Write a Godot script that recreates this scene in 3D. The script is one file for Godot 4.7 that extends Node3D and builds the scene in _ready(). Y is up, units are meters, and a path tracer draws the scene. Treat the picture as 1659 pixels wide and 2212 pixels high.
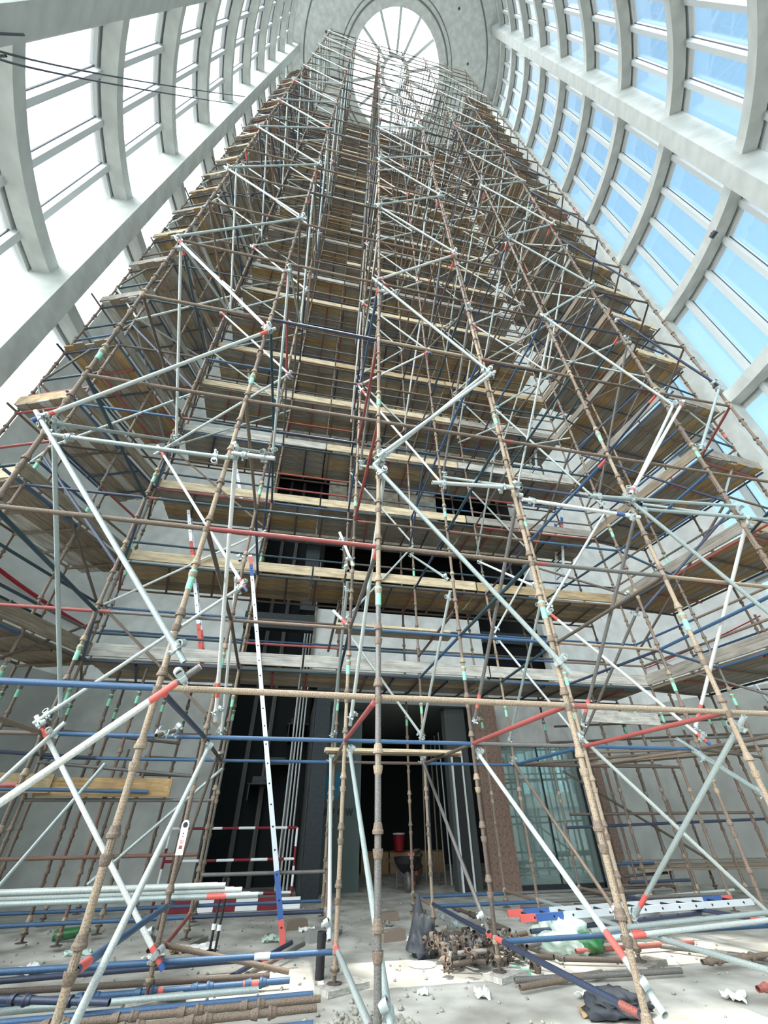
extends Node3D
# A glazed round atrium filled with tube scaffolding. Axes: x runs along the building front, y is up, z = -q where q is the distance into the room.

const FLOOR_R := 10.6
const CS := 2.8          # centre of the round hall
const CQ := 6.2
const CEIL := 59.5
const TOP := 49.0        # top of the scaffold
var rng := RandomNumberGenerator.new()
var M := {}
var used := {}
var tubes := []          # every tube: [kind, a, b, material, label, group, ends]
var unit_tube: ArrayMesh
var unit_tube_fine: ArrayMesh
var unit_band: ArrayMesh
var cup_mesh: ArrayMesh
var clamp_mesh: ArrayMesh
var board_meshes := {}
const ORD := ["first", "second", "third", "fourth", "fifth", "sixth", "seventh", "eighth", "ninth", "tenth", "eleventh", "twelfth", "thirteenth", "fourteenth", "fifteenth", "sixteenth", "seventeenth", "eighteenth", "nineteenth", "twentieth", "twenty-first", "twenty-second", "twenty-third", "twenty-fourth", "twenty-fifth", "twenty-sixth"]


func P(s: float, h: float, q: float) -> Vector3:
	return Vector3(s, h, -q)


func rim(deg: float, r: float, h: float) -> Vector3:      # a point on the round wall
	return P(CS + r * cos(deg_to_rad(deg)), h, CQ + r * sin(deg_to_rad(deg)))


func numbered(n: String) -> String:
	if not used.has(n):
		used[n] = 0
		return n
	used[n] += 1
	return "%s_%03d" % [n, used[n]]


func lab(o: Node, label: String, category: String, group := "", kind := "") -> Node:
	o.set_meta("label", label)
	o.set_meta("category", category)
	if group:
		o.set_meta("group", group)
	if kind:
		o.set_meta("kind", kind)
	return o


func thing(n: String, label: String, category: String, at := Vector3.ZERO, group := "") -> Node3D:
	var o := Node3D.new()
	o.name = numbered(n)
	add_child(o, true)
	o.position = at
	lab(o, label, category, group)
	return o


func put(n: String, mesh: Mesh, mat: Material, parent: Node = null, at := Transform3D()) -> MeshInstance3D:
	var o := MeshInstance3D.new()
	o.name = numbered(n) if parent == null else n
	o.mesh = mesh
	if mat:
		o.material_override = mat
	o.transform = at
	(self if parent == null else parent).add_child(o, true)
	return o


func struct(n: String, mesh: Mesh, mat: Material, label: String, category: String, at := Transform3D()) -> MeshInstance3D:
	var o := put(n, mesh, mat, null, at)
	lab(o, label, category, "", "structure")
	return o


func off(v: Vector3) -> Transform3D:
	return Transform3D(Basis(), v)


# ---------------------------------------------------------------- materials
func noise_tex(freq: float, octaves: int, seed_: int, lo: Color, hi: Color, size := 512, bumpy := false) -> NoiseTexture2D:
	var n := FastNoiseLite.new()
	n.noise_type = FastNoiseLite.TYPE_SIMPLEX
	n.frequency = freq
	n.fractal_octaves = octaves
	n.seed = seed_
	var t := NoiseTexture2D.new()
	t.width = size
	t.height = size
	t.seamless = true
	t.noise = n
	if bumpy:
		t.as_normal_map = true
		t.bump_strength = 3.0
	else:
		var g := Gradient.new()
		g.set_color(0, lo)
		g.set_color(1, hi)
		t.color_ramp = g
	return t


func wood_tex(seed_: int) -> ImageTexture:
	var n := FastNoiseLite.new()
	n.seed = seed_
	n.frequency = 1.0
	n.fractal_octaves = 4
	var im := Image.create(256, 128, false, Image.FORMAT_RGB8)
	for y in 128:
		for x in 256:
			var v := 0.5 + 0.5 * n.get_noise_2d(x * 0.012, y * 0.11)
			var w := 0.5 + 0.5 * n.get_noise_2d(x * 0.03 + 90.0, y * 0.02 + 40.0)
			var c := clampf(0.62 + 0.38 * v + 0.25 * (w - 0.5), 0.0, 1.0)
			im.set_pixel(x, y, Color(c, c * 0.985, c * 0.96))
	return ImageTexture.create_from_image(im)


func mat(n: String, c: Color, rough := 0.7, metal := 0.0, tex: Texture2D = null, scale := 1.0, world := true) -> StandardMaterial3D:
	var m := StandardMaterial3D.new()
	m.resource_name = n
	m.albedo_color = c
	m.roughness = rough
	m.metallic = metal
	if tex:
		m.albedo_texture = tex
		m.uv1_triplanar = true
		m.uv1_world_triplanar = world
		m.uv1_scale = Vector3.ONE * scale
	M[n] = m
	return m


func rgb(r: int, g: int, b: int) -> Color:
	return Color8(r, g, b)


func make_materials() -> void:
	var rust := noise_tex(0.03, 5, 3, Color(0.66, 0.62, 0.58), Color(1.2, 1.17, 1.14))
	var worn := noise_tex(0.03, 5, 8, Color(0.8, 0.8, 0.8), Color(1.1, 1.1, 1.1))
	var plaster := noise_tex(0.008, 5, 21, Color(0.88, 0.88, 0.88), Color(1.0, 1.0, 1.0))
	var dust := noise_tex(0.01, 6, 31, Color(0.72, 0.71, 0.69), Color(1.05, 1.05, 1.04))
	mat("rust brown", rgb(128, 116, 106), 0.75, 0.1, rust, 4.0)
	mat("dark brown", rgb(98, 90, 84), 0.75, 0.1, rust, 4.0)
	mat("tan", rgb(164, 151, 134), 0.75, 0.05, rust, 4.0)
	mat("steel grey", rgb(120, 121, 122), 0.55, 0.3, rust, 4.0)
	mat("red brown", rgb(124, 98, 88), 0.75, 0.1, rust, 4.0)
	mat("galvanised grey", rgb(168, 180, 178), 0.45, 0.25, worn, 3.5)
	mat("pale grey", rgb(192, 200, 196), 0.5, 0.1, worn, 3.5)
	mat("white", rgb(224, 226, 222), 0.55, 0.0, worn, 3.5)
	mat("navy blue", rgb(56, 66, 88), 0.5, 0.1, worn, 3.5)
	mat("blue", rgb(62, 94, 128), 0.5, 0.1, worn, 3.5)
	mat("dark teal", rgb(48, 72, 82), 0.5, 0.1, worn, 3.5)
	mat("red", rgb(150, 76, 72), 0.6, 0.0, worn, 3.5)
	mat("yellow", rgb(222, 160, 50), 0.6, 0.0, worn, 3.5)
	mat("mint green", rgb(140, 212, 182), 0.6, 0.0, worn, 3.5)
	mat("coral red", rgb(212, 98, 90), 0.6)
	mat("paint blue", rgb(58, 92, 152), 0.6)
	mat("paint white", rgb(236, 238, 240), 0.6)
	mat("dark red", rgb(122, 26, 42), 0.6)
	mat("pipe red", rgb(158, 32, 44), 0.5)
	mat("black", rgb(26, 27, 30), 0.6)
	mat("black sheet", rgb(56, 60, 66), 0.8)
	mat("zinc", rgb(186, 196, 196), 0.35, 0.5)
	mat("aluminium", rgb(212, 220, 226), 0.4, 0.3)
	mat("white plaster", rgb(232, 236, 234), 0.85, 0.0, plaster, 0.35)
	mat("shaded plaster", rgb(178, 181, 177), 0.9, 0.0, plaster, 0.35)  # shaded copy of the white plaster, for the lower walls
	mat("white steelwork", rgb(206, 210, 206), 0.6, 0.0, plaster, 0.3)
	mat("frame grey", rgb(204, 209, 210), 0.5)
	mat("groove", rgb(120, 128, 130), 0.7)
	mat("gasket", rgb(70, 76, 84), 0.7)
	mat("grey plaster", rgb(176, 177, 174), 0.9, 0.0, plaster, 0.5)
	mat("beige block", rgb(150, 146, 134), 0.9, 0.0, dust, 0.6)
	mat("concrete floor", rgb(188, 187, 181), 0.92, 0.0, dust, 0.22)
	mat("dark steel", rgb(48, 55, 60), 0.45, 0.3, worn, 0.7)
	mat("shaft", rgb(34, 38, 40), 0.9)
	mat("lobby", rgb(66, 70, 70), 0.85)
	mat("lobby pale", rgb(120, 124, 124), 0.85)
	mat("sign board", rgb(74, 88, 86), 0.6)
	mat("teal print", rgb(30, 110, 138), 0.6)
	mat("cardboard", rgb(168, 138, 104), 0.9)
	mat("brown ply", rgb(126, 104, 92), 0.8, 0.0, worn, 0.8)
	mat("brick red", rgb(132, 116, 104), 0.9)
	mat("paper", rgb(226, 228, 224), 0.9)
	mat("stone", rgb(132, 134, 130), 0.9)
	mat("rubble", rgb(170, 168, 160), 0.95, 0.0, dust, 1.5)
	mat("oxide", rgb(158, 96, 90), 0.75, 0.0, rust, 4.0)
	var wt := [wood_tex(1), wood_tex(2), wood_tex(3)]
	var tones := {"yellow": rgb(198, 176, 140), "pale": rgb(226, 210, 180), "grey": rgb(166, 162, 155), "brown": rgb(160, 147, 130), "silver": rgb(208, 208, 204), "ochre": rgb(186, 156, 112)}
	var i := 0
	for k in tones:
		var m := mat("wood " + k, tones[k], 0.85)
		m.albedo_texture = wt[i % 3]
		m.uv1_scale = Vector3(1.0, 1.0, 1.0)
		i += 1
	var g := mat("clear glass", Color(0.82, 0.92, 0.97, 0.06), 0.02)
	g.transparency = BaseMaterial3D.TRANSPARENCY_ALPHA
	g.metallic_specular = 0.5
	var g2 := mat("green glass", Color(0.62, 0.72, 0.71, 0.35), 0.03, 0.45)
	g2.transparency = BaseMaterial3D.TRANSPARENCY_ALPHA
	g2.metallic_specular = 0.7
	var ps := mat("plastic film", Color(0.78, 0.86, 0.82, 0.55), 0.35)
	ps.transparency = BaseMaterial3D.TRANSPARENCY_ALPHA
	var gp := mat("green plastic", Color(0.12, 0.42, 0.22, 0.75), 0.3)
	gp.transparency = BaseMaterial3D.TRANSPARENCY_ALPHA


# ---------------------------------------------------------------- shapes
func lathe(profile: Array, sides := 12, closed_ends := false) -> ArrayMesh:    # profile of (radius, height), turned about y
	var st := SurfaceTool.new()
	st.begin(Mesh.PRIMITIVE_TRIANGLES)
	st.set_smooth_group(-1)
	for i in profile.size() - 1:
		var a: Vector2 = profile[i]
		var b: Vector2 = profile[i + 1]
		for k in sides:
			var t0 := TAU * k / sides
			var t1 := TAU * (k + 1) / sides
			var p := [Vector3(a.x * cos(t0), a.y, a.x * sin(t0)), Vector3(a.x * cos(t1), a.y, a.x * sin(t1)), Vector3(b.x * cos(t1), b.y, b.x * sin(t1)), Vector3(b.x * cos(t0), b.y, b.x * sin(t0))]
			var n0 := Vector2(b.y - a.y, a.x - b.x).normalized()
			var n := [Vector3(n0.x * cos(t0), n0.y, n0.x * sin(t0)), Vector3(n0.x * cos(t1), n0.y, n0.x * sin(t1))]
			for c in [[0, 0], [1, 1], [2, 1], [0, 0], [2, 1], [3, 0]]:
				st.set_normal(n[c[1]])
				st.set_uv(Vector2(float(k + c[1]) / sides, p[c[0]].y))
				st.add_vertex(p[c[0]])
	return st.commit()


func boxes(list: Array) -> ArrayMesh:       # [centre, size, optional basis]: chamferless boxes joined into one mesh, with uv along the longest side
	var st := SurfaceTool.new()
	st.begin(Mesh.PRIMITIVE_TRIANGLES)
	for b in list:
		var sz: Vector3 = b[1] * 0.5
		var bs: Basis = b[2] if b.size() > 2 else Basis()
		for ax in 3:
			for sg in [-1.0, 1.0]:
				var n := Vector3.ZERO
				n[ax] = sg
				var u := Vector3.ZERO
				var v := Vector3.ZERO
				u[(ax + 1) % 3] = 1.0
				v[(ax + 2) % 3] = 1.0
				var q := []
				for c in [[-1, -1], [1, -1], [1, 1], [-1, 1]]:
					q.append((n + u * c[0] + v * c[1]) * sz)
				var order := [0, 2, 1, 0, 3, 2] if sg > 0.0 else [0, 1, 2, 0, 2, 3]
				for k in order:
					var pt: Vector3 = q[k]
					st.set_normal(bs * n)
					st.set_uv(Vector2(pt.x / (2.0 * sz.x) + 0.5, (pt.z / (2.0 * sz.z) if ax != 2 else pt.y / (2.0 * sz.y)) * 0.5 + 0.5))
					st.add_vertex(bs * pt + b[0])
	return st.commit()


func slab(a: Vector3, b: Vector3) -> ArrayMesh:       # a box between two corners
	return boxes([[(a + b) * 0.5, (a - b).abs()]])


func arc_box(a0: float, a1: float, r0: float, r1: float, h0: float, h1: float, steps: int) -> ArrayMesh:     # a curved beam or wall of rectangular section
	var st := SurfaceTool.new()
	st.begin(Mesh.PRIMITIVE_TRIANGLES)
	var sec := [Vector2(r0, h0), Vector2(r0, h1), Vector2(r1, h1), Vector2(r1, h0)]
	for k in steps:
		var t0 := lerpf(a0, a1, float(k) / steps)
		var t1 := lerpf(a0, a1, float(k + 1) / steps)
		for j in 4:
			var p: Vector2 = sec[j]
			var q: Vector2 = sec[(j + 1) % 4]
			quad(st, rim(t0, p.x, p.y), rim(t1, p.x, p.y), rim(t1, q.x, q.y), rim(t0, q.x, q.y))
	for t in [a0, a1]:
		if absf(a1 - a0) < 359.0:
			quad(st, rim(t, r0, h0), rim(t, r0, h1), rim(t, r1, h1), rim(t, r1, h0))
	st.generate_normals()
	return st.commit()


func quad(st: SurfaceTool, a: Vector3, b: Vector3, c: Vector3, d: Vector3) -> void:
	st.set_smooth_group(-1)
	for p in [a, c, b, a, d, c]:
		st.add_vertex(p)


func along(a: Vector3, b: Vector3, roll := 0.0) -> Transform3D:    # y runs from a to b
	var y := b - a
	var d := y.normalized()
	var x := (Vector3.UP if absf(d.y) < 0.95 else Vector3.RIGHT).cross(d).normalized()
	x = x.rotated(d, roll)
	return Transform3D(Basis(x, y, x.cross(d).normalized()), a)


func stick(a: Vector3, b: Vector3, roll := 0.0) -> Transform3D:    # the same without stretching
	var t := along(a, b, roll)
	return Transform3D(Basis(t.basis.x, t.basis.y.normalized(), t.basis.z), a)


func pipe_mesh(pts: Array, r: float, sides := 8) -> ArrayMesh:       # a bent round bar through points
	var st := SurfaceTool.new()
	st.begin(Mesh.PRIMITIVE_TRIANGLES)
	st.set_smooth_group(-1)
	var rings := []
	for i in pts.size():
		var d: Vector3 = ((pts[mini(i + 1, pts.size() - 1)] as Vector3) - (pts[maxi(i - 1, 0)] as Vector3)).normalized()
		var x := (Vector3.UP if absf(d.y) < 0.9 else Vector3.RIGHT).cross(d).normalized()
		var z := x.cross(d)
		var ring := []
		for k in sides:
			ring.append(x * cos(TAU * k / sides) + z * sin(TAU * k / sides))
		rings.append(ring)
	for i in pts.size() - 1:
		for k in sides:
			var k1 := (k + 1) % sides
			for c in [[i, k], [i, k1], [i + 1, k1], [i, k], [i + 1, k1], [i + 1, k]]:
				st.set_normal(rings[c[0]][c[1]])
				st.add_vertex((pts[c[0]] as Vector3) + (rings[c[0]][c[1]] as Vector3) * r)
	for e in [0, pts.size() - 1]:
		for k in range(1, sides - 1):
			for c in [0, k, k + 1]:
				st.set_normal(((pts[e] as Vector3) - (pts[1 if e == 0 else e - 1] as Vector3)).normalized())
				st.add_vertex((pts[e] as Vector3) + (rings[e][c] as Vector3) * r)
	return st.commit()


func crumple(size: Vector3, seed_: int, amp := 0.35, n := 9) -> ArrayMesh:     # a closed crumpled lump: cloth, paper or plastic thrown on the floor
	var fn := FastNoiseLite.new()
	fn.seed = seed_
	fn.frequency = 1.0
	fn.fractal_octaves = 3
	var m := n * 2
	var st := SurfaceTool.new()
	st.begin(Mesh.PRIMITIVE_TRIANGLES)
	st.set_smooth_group(0)
	var pts := []
	for i in m + 1:
		for k in 2 * m:
			var lat := PI * (float(i) / m - 0.5)
			var lon := TAU * k / (2 * m)
			var d := Vector3(cos(lat) * cos(lon), sin(lat), cos(lat) * sin(lon))
			var f := 1.0 + amp * (0.9 * fn.get_noise_3d(d.x, d.y, d.z) - 0.8 * absf(fn.get_noise_3d(d.x * 2.6 + 5.0, d.y * 2.6, d.z * 2.6)) + 0.15)
			var p := d * f * size * 0.5
			p.y = maxf(p.y + size.y * 0.42, 0.0)
			pts.append(p)
	for i in m:
		for k in 2 * m:
			var k1 := (k + 1) % (2 * m)
			for j in [i * 2 * m + k, (i + 1) * 2 * m + k1, i * 2 * m + k1, i * 2 * m + k, (i + 1) * 2 * m + k, (i + 1) * 2 * m + k1]:
				st.add_vertex(pts[j])
	st.generate_normals()
	return st.commit()


func scrap(size: Vector2, seed_: int, t := 0.004, lift := 0.03) -> ArrayMesh:     # a thin bent sheet with a thickness
	var fn := FastNoiseLite.new()
	fn.seed = seed_
	fn.frequency = 0.9
	fn.fractal_octaves = 1
	var st := SurfaceTool.new()
	st.begin(Mesh.PRIMITIVE_TRIANGLES)
	var n := 7
	var f := func(i: int, k: int, up: float) -> Vector3:
		var u := float(i) / n - 0.5
		var v := float(k) / n - 0.5
		var w := 1.0 + 0.18 * fn.get_noise_2d(u * 3.0 + 7.0, v * 3.0)
		return Vector3(u * size.x * w, absf(fn.get_noise_2d(u * 2.2, v * 2.2)) * lift * 2.0 + up + 0.002, v * size.y * w)
	for i in n:
		for k in n:
			quad(st, f.call(i, k, t), f.call(i, k + 1, t), f.call(i + 1, k + 1, t), f.call(i + 1, k, t))
			quad(st, f.call(i, k, 0.0), f.call(i + 1, k, 0.0), f.call(i + 1, k + 1, 0.0), f.call(i, k + 1, 0.0))
	for i in n:
		for e in [[i, 0, i + 1, 0], [i, n, i + 1, n], [0, i, 0, i + 1], [n, i, n, i + 1]]:
			quad(st, f.call(e[0], e[1], 0.0), f.call(e[2], e[3], 0.0), f.call(e[2], e[3], t), f.call(e[0], e[1], t))
	st.generate_normals()
	return st.commit()


# ---------------------------------------------------------------- tubes, boards and standards
func make_units() -> void:
	var ro := 0.0242
	var ri := 0.0205
	unit_tube = lathe([Vector2(ri, 0), Vector2(ro, 0), Vector2(ro, 1), Vector2(ri, 1), Vector2(ri, 0)], 8)
	unit_tube_fine = lathe([Vector2(ri, 0), Vector2(ro, 0), Vector2(ro, 1), Vector2(ri, 1), Vector2(ri, 0)], 14)
	unit_band = lathe([Vector2(ro, 0), Vector2(ro + 0.0012, 0), Vector2(ro + 0.0012, 1), Vector2(ro, 1)], 14)
	# a node of a standard: the welded lower cup and the sliding bell above it
	cup_mesh = lathe([Vector2(0.0245, -0.055), Vector2(0.031, -0.045), Vector2(0.037, -0.012), Vector2(0.0385, 0.004), Vector2(0.035, 0.006), Vector2(0.0245, -0.002), Vector2(0.0245, 0.085), Vector2(0.041, 0.087), Vector2(0.0425, 0.105), Vector2(0.036, 0.118), Vector2(0.031, 0.148), Vector2(0.0245, 0.155)], 10)
	var st := SurfaceTool.new()
	st.begin(Mesh.PRIMITIVE_TRIANGLES)
	st.append_from(lathe([Vector2(0.0245, -0.026), Vector2(0.034, -0.026), Vector2(0.034, 0.026), Vector2(0.0245, 0.026)], 10), 0, Transform3D())
	st.append_from(lathe([Vector2(0.0245, -0.026), Vector2(0.034, -0.026), Vector2(0.034, 0.026), Vector2(0.0245, 0.026)], 10), 0, Transform3D(Basis(Vector3.RIGHT, PI / 2), Vector3(0.06, 0, 0)))
	st.append_from(boxes([[Vector3(0.03, 0, 0), Vector3(0.03, 0.045, 0.04)], [Vector3(-0.045, 0, 0.005), Vector3(0.03, 0.04, 0.018)], [Vector3(0.06, 0.0, 0.046), Vector3(0.018, 0.04, 0.03)]]), 0, Transform3D())
	st.append_from(lathe([Vector2(0.0, -0.03), Vector2(0.008, -0.03), Vector2(0.008, 0.045), Vector2(0.013, 0.045), Vector2(0.013, 0.058), Vector2(0.0, 0.058)], 6), 0, Transform3D(Basis(Vector3.RIGHT, PI / 2), Vector3(-0.05, 0, 0.0)))
	clamp_mesh = st.commit()


# ends: "" plain, "band" painted ends, "clamp" couplers near both ends, "long" plain but with couplers further in; bands: [[from, to, colour] in metres from a]
func tube(kind: String, a: Vector3, b: Vector3, m: String, label: String, group := "", ends := "", bands := []) -> void:
	var d := (b - a).normalized() * (0.027 if kind in ["scaffold_ledger", "scaffold_transom", "guard_rail", "board_bearer"] else 0.0)
	tubes.append([kind, a + d, b - d, m, label, group, ends, bands])


func build_tube(t: Array) -> void:
	var a: Vector3 = t[1]
	var b: Vector3 = t[2]
	var near: bool = minf(a.distance_to(Vector3(0, 1.3, 0)), b.distance_to(Vector3(0, 1.3, 0))) < 9.0
	var cat: String = {"scaffold_ledger": "scaffold ledger", "scaffold_transom": "scaffold transom", "guard_rail": "guard rail", "diagonal_brace": "scaffold brace", "board_bearer": "board bearer", "loose_tube": "loose tube"}[t[0]]
	var ends: String = t[6]
	var bands: Array = t[7]
	var l := a.distance_to(b)
	if ends == "" and bands.is_empty() and not near:
		var o := put(t[0], unit_tube, M[t[3]], null, along(a, b))
		lab(o, t[4], cat, t[5])
		return
	var o2 := thing(t[0], t[4], cat, a, t[5])
	put("tube", unit_tube_fine if near else unit_tube, M[t[3]], o2, along(Vector3.ZERO, b - a))
	var d := (b - a).normalized()
	if ends == "blade":
		for e in [[0.002, 1.0], [l - 0.002, -1.0]]:
			put("ledger_blade", blade_mesh(), M["red brown"], o2, stick(d * e[0], d * (e[0] + e[1])))
	if ends == "clamp":
		for e in [0.14, l - 0.14]:
			put("coupler", clamp_mesh, M["zinc"], o2, stick(d * e, d * (e + 1.0), e * 7.0))
	for bd in bands:
		put("painted_band", unit_band, M[bd[2]], o2, along(d * bd[0], d * bd[1]))


var _blade: ArrayMesh
func blade_mesh() -> ArrayMesh:
	if _blade == null:
		_blade = boxes([[Vector3(0, -0.012, 0), Vector3(0.05, 0.03, 0.016)], [Vector3(0, 0.004, 0), Vector3(0.03, 0.03, 0.03)]])
	return _blade


func flush_tubes() -> void:
	var by := {}
	for t in tubes:
		if not by.has(t[0]):
			by[t[0]] = []
		by[t[0]].append(t)
	var eye := Vector3(0, 1.33, 0)
	for kind in by:
		var list: Array = by[kind]
		list.sort_custom(func(p, q): return seen_size(p, eye) > seen_size(q, eye))
		var rest := []
		for i in list.size():
			if i < 300:
				build_tube(list[i])
			else:
				rest.append(list[i])
		if rest.size():
			var what: String = {"scaffold_ledger": "ledger", "scaffold_transom": "transom", "guard_rail": "guard rail", "diagonal_brace": "brace", "board_bearer": "board bearer"}[kind]
			var o := merged(rest)
			o.name = kind + "_field"
			add_child(o, true)
			lab(o, "mass of small far %s tubes in the upper lifts, up towards the skylight" % what, "scaffolding", "", "stuff")


func seen_size(t: Array, eye: Vector3) -> float:
	var a: Vector3 = t[1]
	var b: Vector3 = t[2]
	return (a - eye).normalized().cross((b - eye).normalized()).length() / ((a + b) * 0.5).distance_to(eye) + (10.0 if t[7].size() else 0.0)


func merged(list: Array) -> MeshInstance3D:
	var by := {}
	for t in list:
		if not by.has(t[3]):
			by[t[3]] = []
		by[t[3]].append(t)
	var am := ArrayMesh.new()
	for m in by:
		var st := SurfaceTool.new()
		st.begin(Mesh.PRIMITIVE_TRIANGLES)
		for t in by[m]:
			st.append_from(t[8] if t.size() > 8 else unit_tube, 0, t[9] if t.size() > 9 else along(t[1], t[2]))
		st.set_material(M[m])
		am = st.commit(am)
	var o := MeshInstance3D.new()
	o.mesh = am
	return o


var boards := []
func board(a: Vector3, b: Vector3, side: Vector3, w: float, t: float, m: String, label: String, kind: String, group: String) -> void:   # a..b along the top middle line, side = direction of the width
	boards.append([kind, a, b, m, label, group, "", [], null, null, side, w, t])


func flush_boards() -> void:
	var by := {}
	for t in boards:
		if not by.has(t[0]):
			by[t[0]] = []
		by[t[0]].append(t)
	var eye := Vector3(0, 1.33, 0)
	for kind in by:
		var list: Array = by[kind]
		list.sort_custom(func(p, q): return seen_size(p, eye) > seen_size(q, eye))
		var rest := []
		for i in list.size():
			var t: Array = list[i]
			var a: Vector3 = t[1]
			var b: Vector3 = t[2]
			var x := (b - a).normalized()
			var z: Vector3 = t[10]
			var y := z.cross(x).normalized()
			var key := "%.2f_%.2f_%.3f" % [a.distance_to(b), t[11], t[12]]
			if not board_meshes.has(key):
				var l := a.distance_to(b)
				board_meshes[key] = boxes([[Vector3.ZERO, Vector3(l, t[12], t[11])], [Vector3(l * 0.5 - 0.02, 0, 0), Vector3(0.042, t[12] + 0.002, t[11] + 0.002)], [Vector3(-l * 0.5 + 0.02, 0, 0), Vector3(0.042, t[12] + 0.002, t[11] + 0.002)]])
			t[8] = board_meshes[key]
			t[9] = Transform3D(Basis(x, y, x.cross(y)), (a + b) * 0.5)
			if i < 300:
				var o := put(kind, t[8], M[t[3]], null, t[9])
				lab(o, t[4], "toe board" if kind == "toe_board" else "scaffold board", t[5])
			else:
				rest.append(t)
		if rest.size():
			var o := merged(rest)
			o.name = kind + "_field"
			add_child(o, true)
			lab(o, "mass of small far %s in the upper decks, up towards the skylight" % ("toe boards" if kind == "toe_board" else "deck boards"), "scaffolding", "", "stuff")


# one upright from floor to top: jack, three-metre lengths, joint sleeves, locking cups
func standard(s: float, q: float, top: float, label: String, h0 := 0.0, near_to := 5.0, tones := []) -> void:
	var base := P(s, h0, q)
	var o := thing("scaffold_standard", label, "scaffold pole", base)
	if h0 < 0.5:
		put("base_jack", lathe([Vector2(0.0, 0.05), Vector2(0.075, 0.05), Vector2(0.075, 0.056), Vector2(0.019, 0.058), Vector2(0.019, 0.13), Vector2(0.05, 0.132), Vector2(0.05, 0.15), Vector2(0.019, 0.152), Vector2(0.019, 0.22)], 8), M["dark brown"], o)
	var y := 0.11 if h0 < 0.5 else 0.0
	var next := 3.1 if h0 < 0.5 else 3.0
	var pick := ["rust brown", "tan", "rust brown", "steel grey", "dark brown", "rust brown"]
	var i := 0
	while y < top - h0 - 0.05:
		var e := minf(next, top - h0)
		var m: String = tones[i] if i < tones.size() else pick[rng.randi() % pick.size()]
		put("upright_length", unit_tube_fine if y + h0 < 6.0 else unit_tube, M[m], o, along(Vector3(0, y, 0), Vector3(0, e, 0)))
		if e < top - h0 - 0.1 and e + h0 < 22.0:
			var c: String = ["rust brown", "rust brown", "coral red", "steel grey"][rng.randi() % 4] if e + h0 > 7.0 else "mint green"
			put("joint_sleeve", lathe([Vector2(0.0243, -0.1), Vector2(0.029, -0.1), Vector2(0.029, 0.06), Vector2(0.036, 0.062), Vector2(0.036, 0.095), Vector2(0.0243, 0.097)], 10), M[c], o, off(Vector3(0, e, 0)))
		y = e
		next += 3.0
		i += 1
	var far := []
	var k := 0
	while true:
		var cy := 0.17 + 0.5 * k - h0
		k += 1
		if cy < 0.1:
			continue
		if cy > top - h0 - 0.1:
			break
		if cy + h0 < near_to:
			put("locking_cup", cup_mesh, M[["rust brown", "tan", "rust brown"][k % 3]], o, Transform3D(Basis(Vector3.UP, k * 1.3), Vector3(0, cy, 0)))
		else:
			far.append(Transform3D(Basis(), Vector3(0, cy, 0)))
	var mm := MultiMesh.new()
	mm.transform_format = MultiMesh.TRANSFORM_3D
	mm.mesh = cup_mesh
	mm.instance_count = far.size()
	for j in far.size():
		mm.set_instance_transform(j, far[j])
	if far.size():
		var mi := MultiMeshInstance3D.new()
		mi.name = "locking_cups"
		mi.multimesh = mm
		mi.material_override = M["rust brown"]
		mi.set_meta("kind", "stuff")
		o.add_child(mi, true)


func ladder(a: Vector3, b: Vector3, across: Vector3, width: float, label: String, bands: Array, m := "aluminium") -> void:      # a = foot, b = head of one stile
	var o := thing("ladder", label, "ladder", a)
	var d := (b - a).normalized()
	var l := a.distance_to(b)
	var w := across.normalized()
	var f := d.cross(w).normalized()
	for sd in [0.0, 1.0]:
		var bs := Basis(w, d, w.cross(d))
		put("stile", boxes([[d * l * 0.5 + w * width * sd, Vector3(0.026, l, 0.07), bs]]), M[m], o)
		for bd in bands:
			if bd.size() > 3 and bd[3] != sd:
				continue
			put("painted_band", boxes([[d * (bd[0] + bd[1]) * 0.5 + w * width * sd, Vector3(0.0285, bd[1] - bd[0], 0.0725), bs]]), M[bd[2]], o)
	var n := int(l / 0.28)
	for k in n:
		var y := 0.2 + k * 0.28
		put("rung", lathe([Vector2(0.0, 0), Vector2(0.0155, 0), Vector2(0.0155, width + 0.036), Vector2(0.0, width + 0.036)], 4), M["black"] , o, stick(d * y - w * 0.018, d * y + w))


# ---------------------------------------------------------------- the place
func sky_image(sun: Vector3, haze: Vector3) -> Image:     # blue sky, a bright haze lobe at left, shifted behind the camera to light the interior, glare around the high sun
	var im := Image.create(512, 256, false, Image.FORMAT_RGBF)
	for y in 256:
		for x in 512:
			var el := (0.5 - (y + 0.5) / 256.0) * PI
			var az := ((x + 0.5) / 512.0 - 0.5) * TAU
			var d := Vector3(-sin(az) * cos(el), sin(el), cos(az) * cos(el))
			var up := clampf(d.y, 0.0, 1.0)
			var c := Vector3(0.58, 0.93, 0.98).lerp(Vector3(0.20, 0.43, 0.72), pow(up, 0.8))
			var ang := rad_to_deg(acos(clampf(d.dot(haze), -1.0, 1.0)))
			var top := rad_to_deg(acos(clampf(d.dot(sun), -1.0, 1.0)))
			c += Vector3(0.97, 1.0, 1.0) * (10.5 * exp(-pow(ang / 54.0, 4.0)) + 5.0 * exp(-pow(top / 9.0, 2.0)) + 0.06 * exp(-top / 25.0))
			if d.y < 0.0:
				c = c.lerp(Vector3(0.42, 0.40, 0.36), clampf(-d.y * 8.0, 0.0, 1.0))
			im.set_pixel(x, y, Color(c.x, c.y, c.z))
	return im


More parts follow.
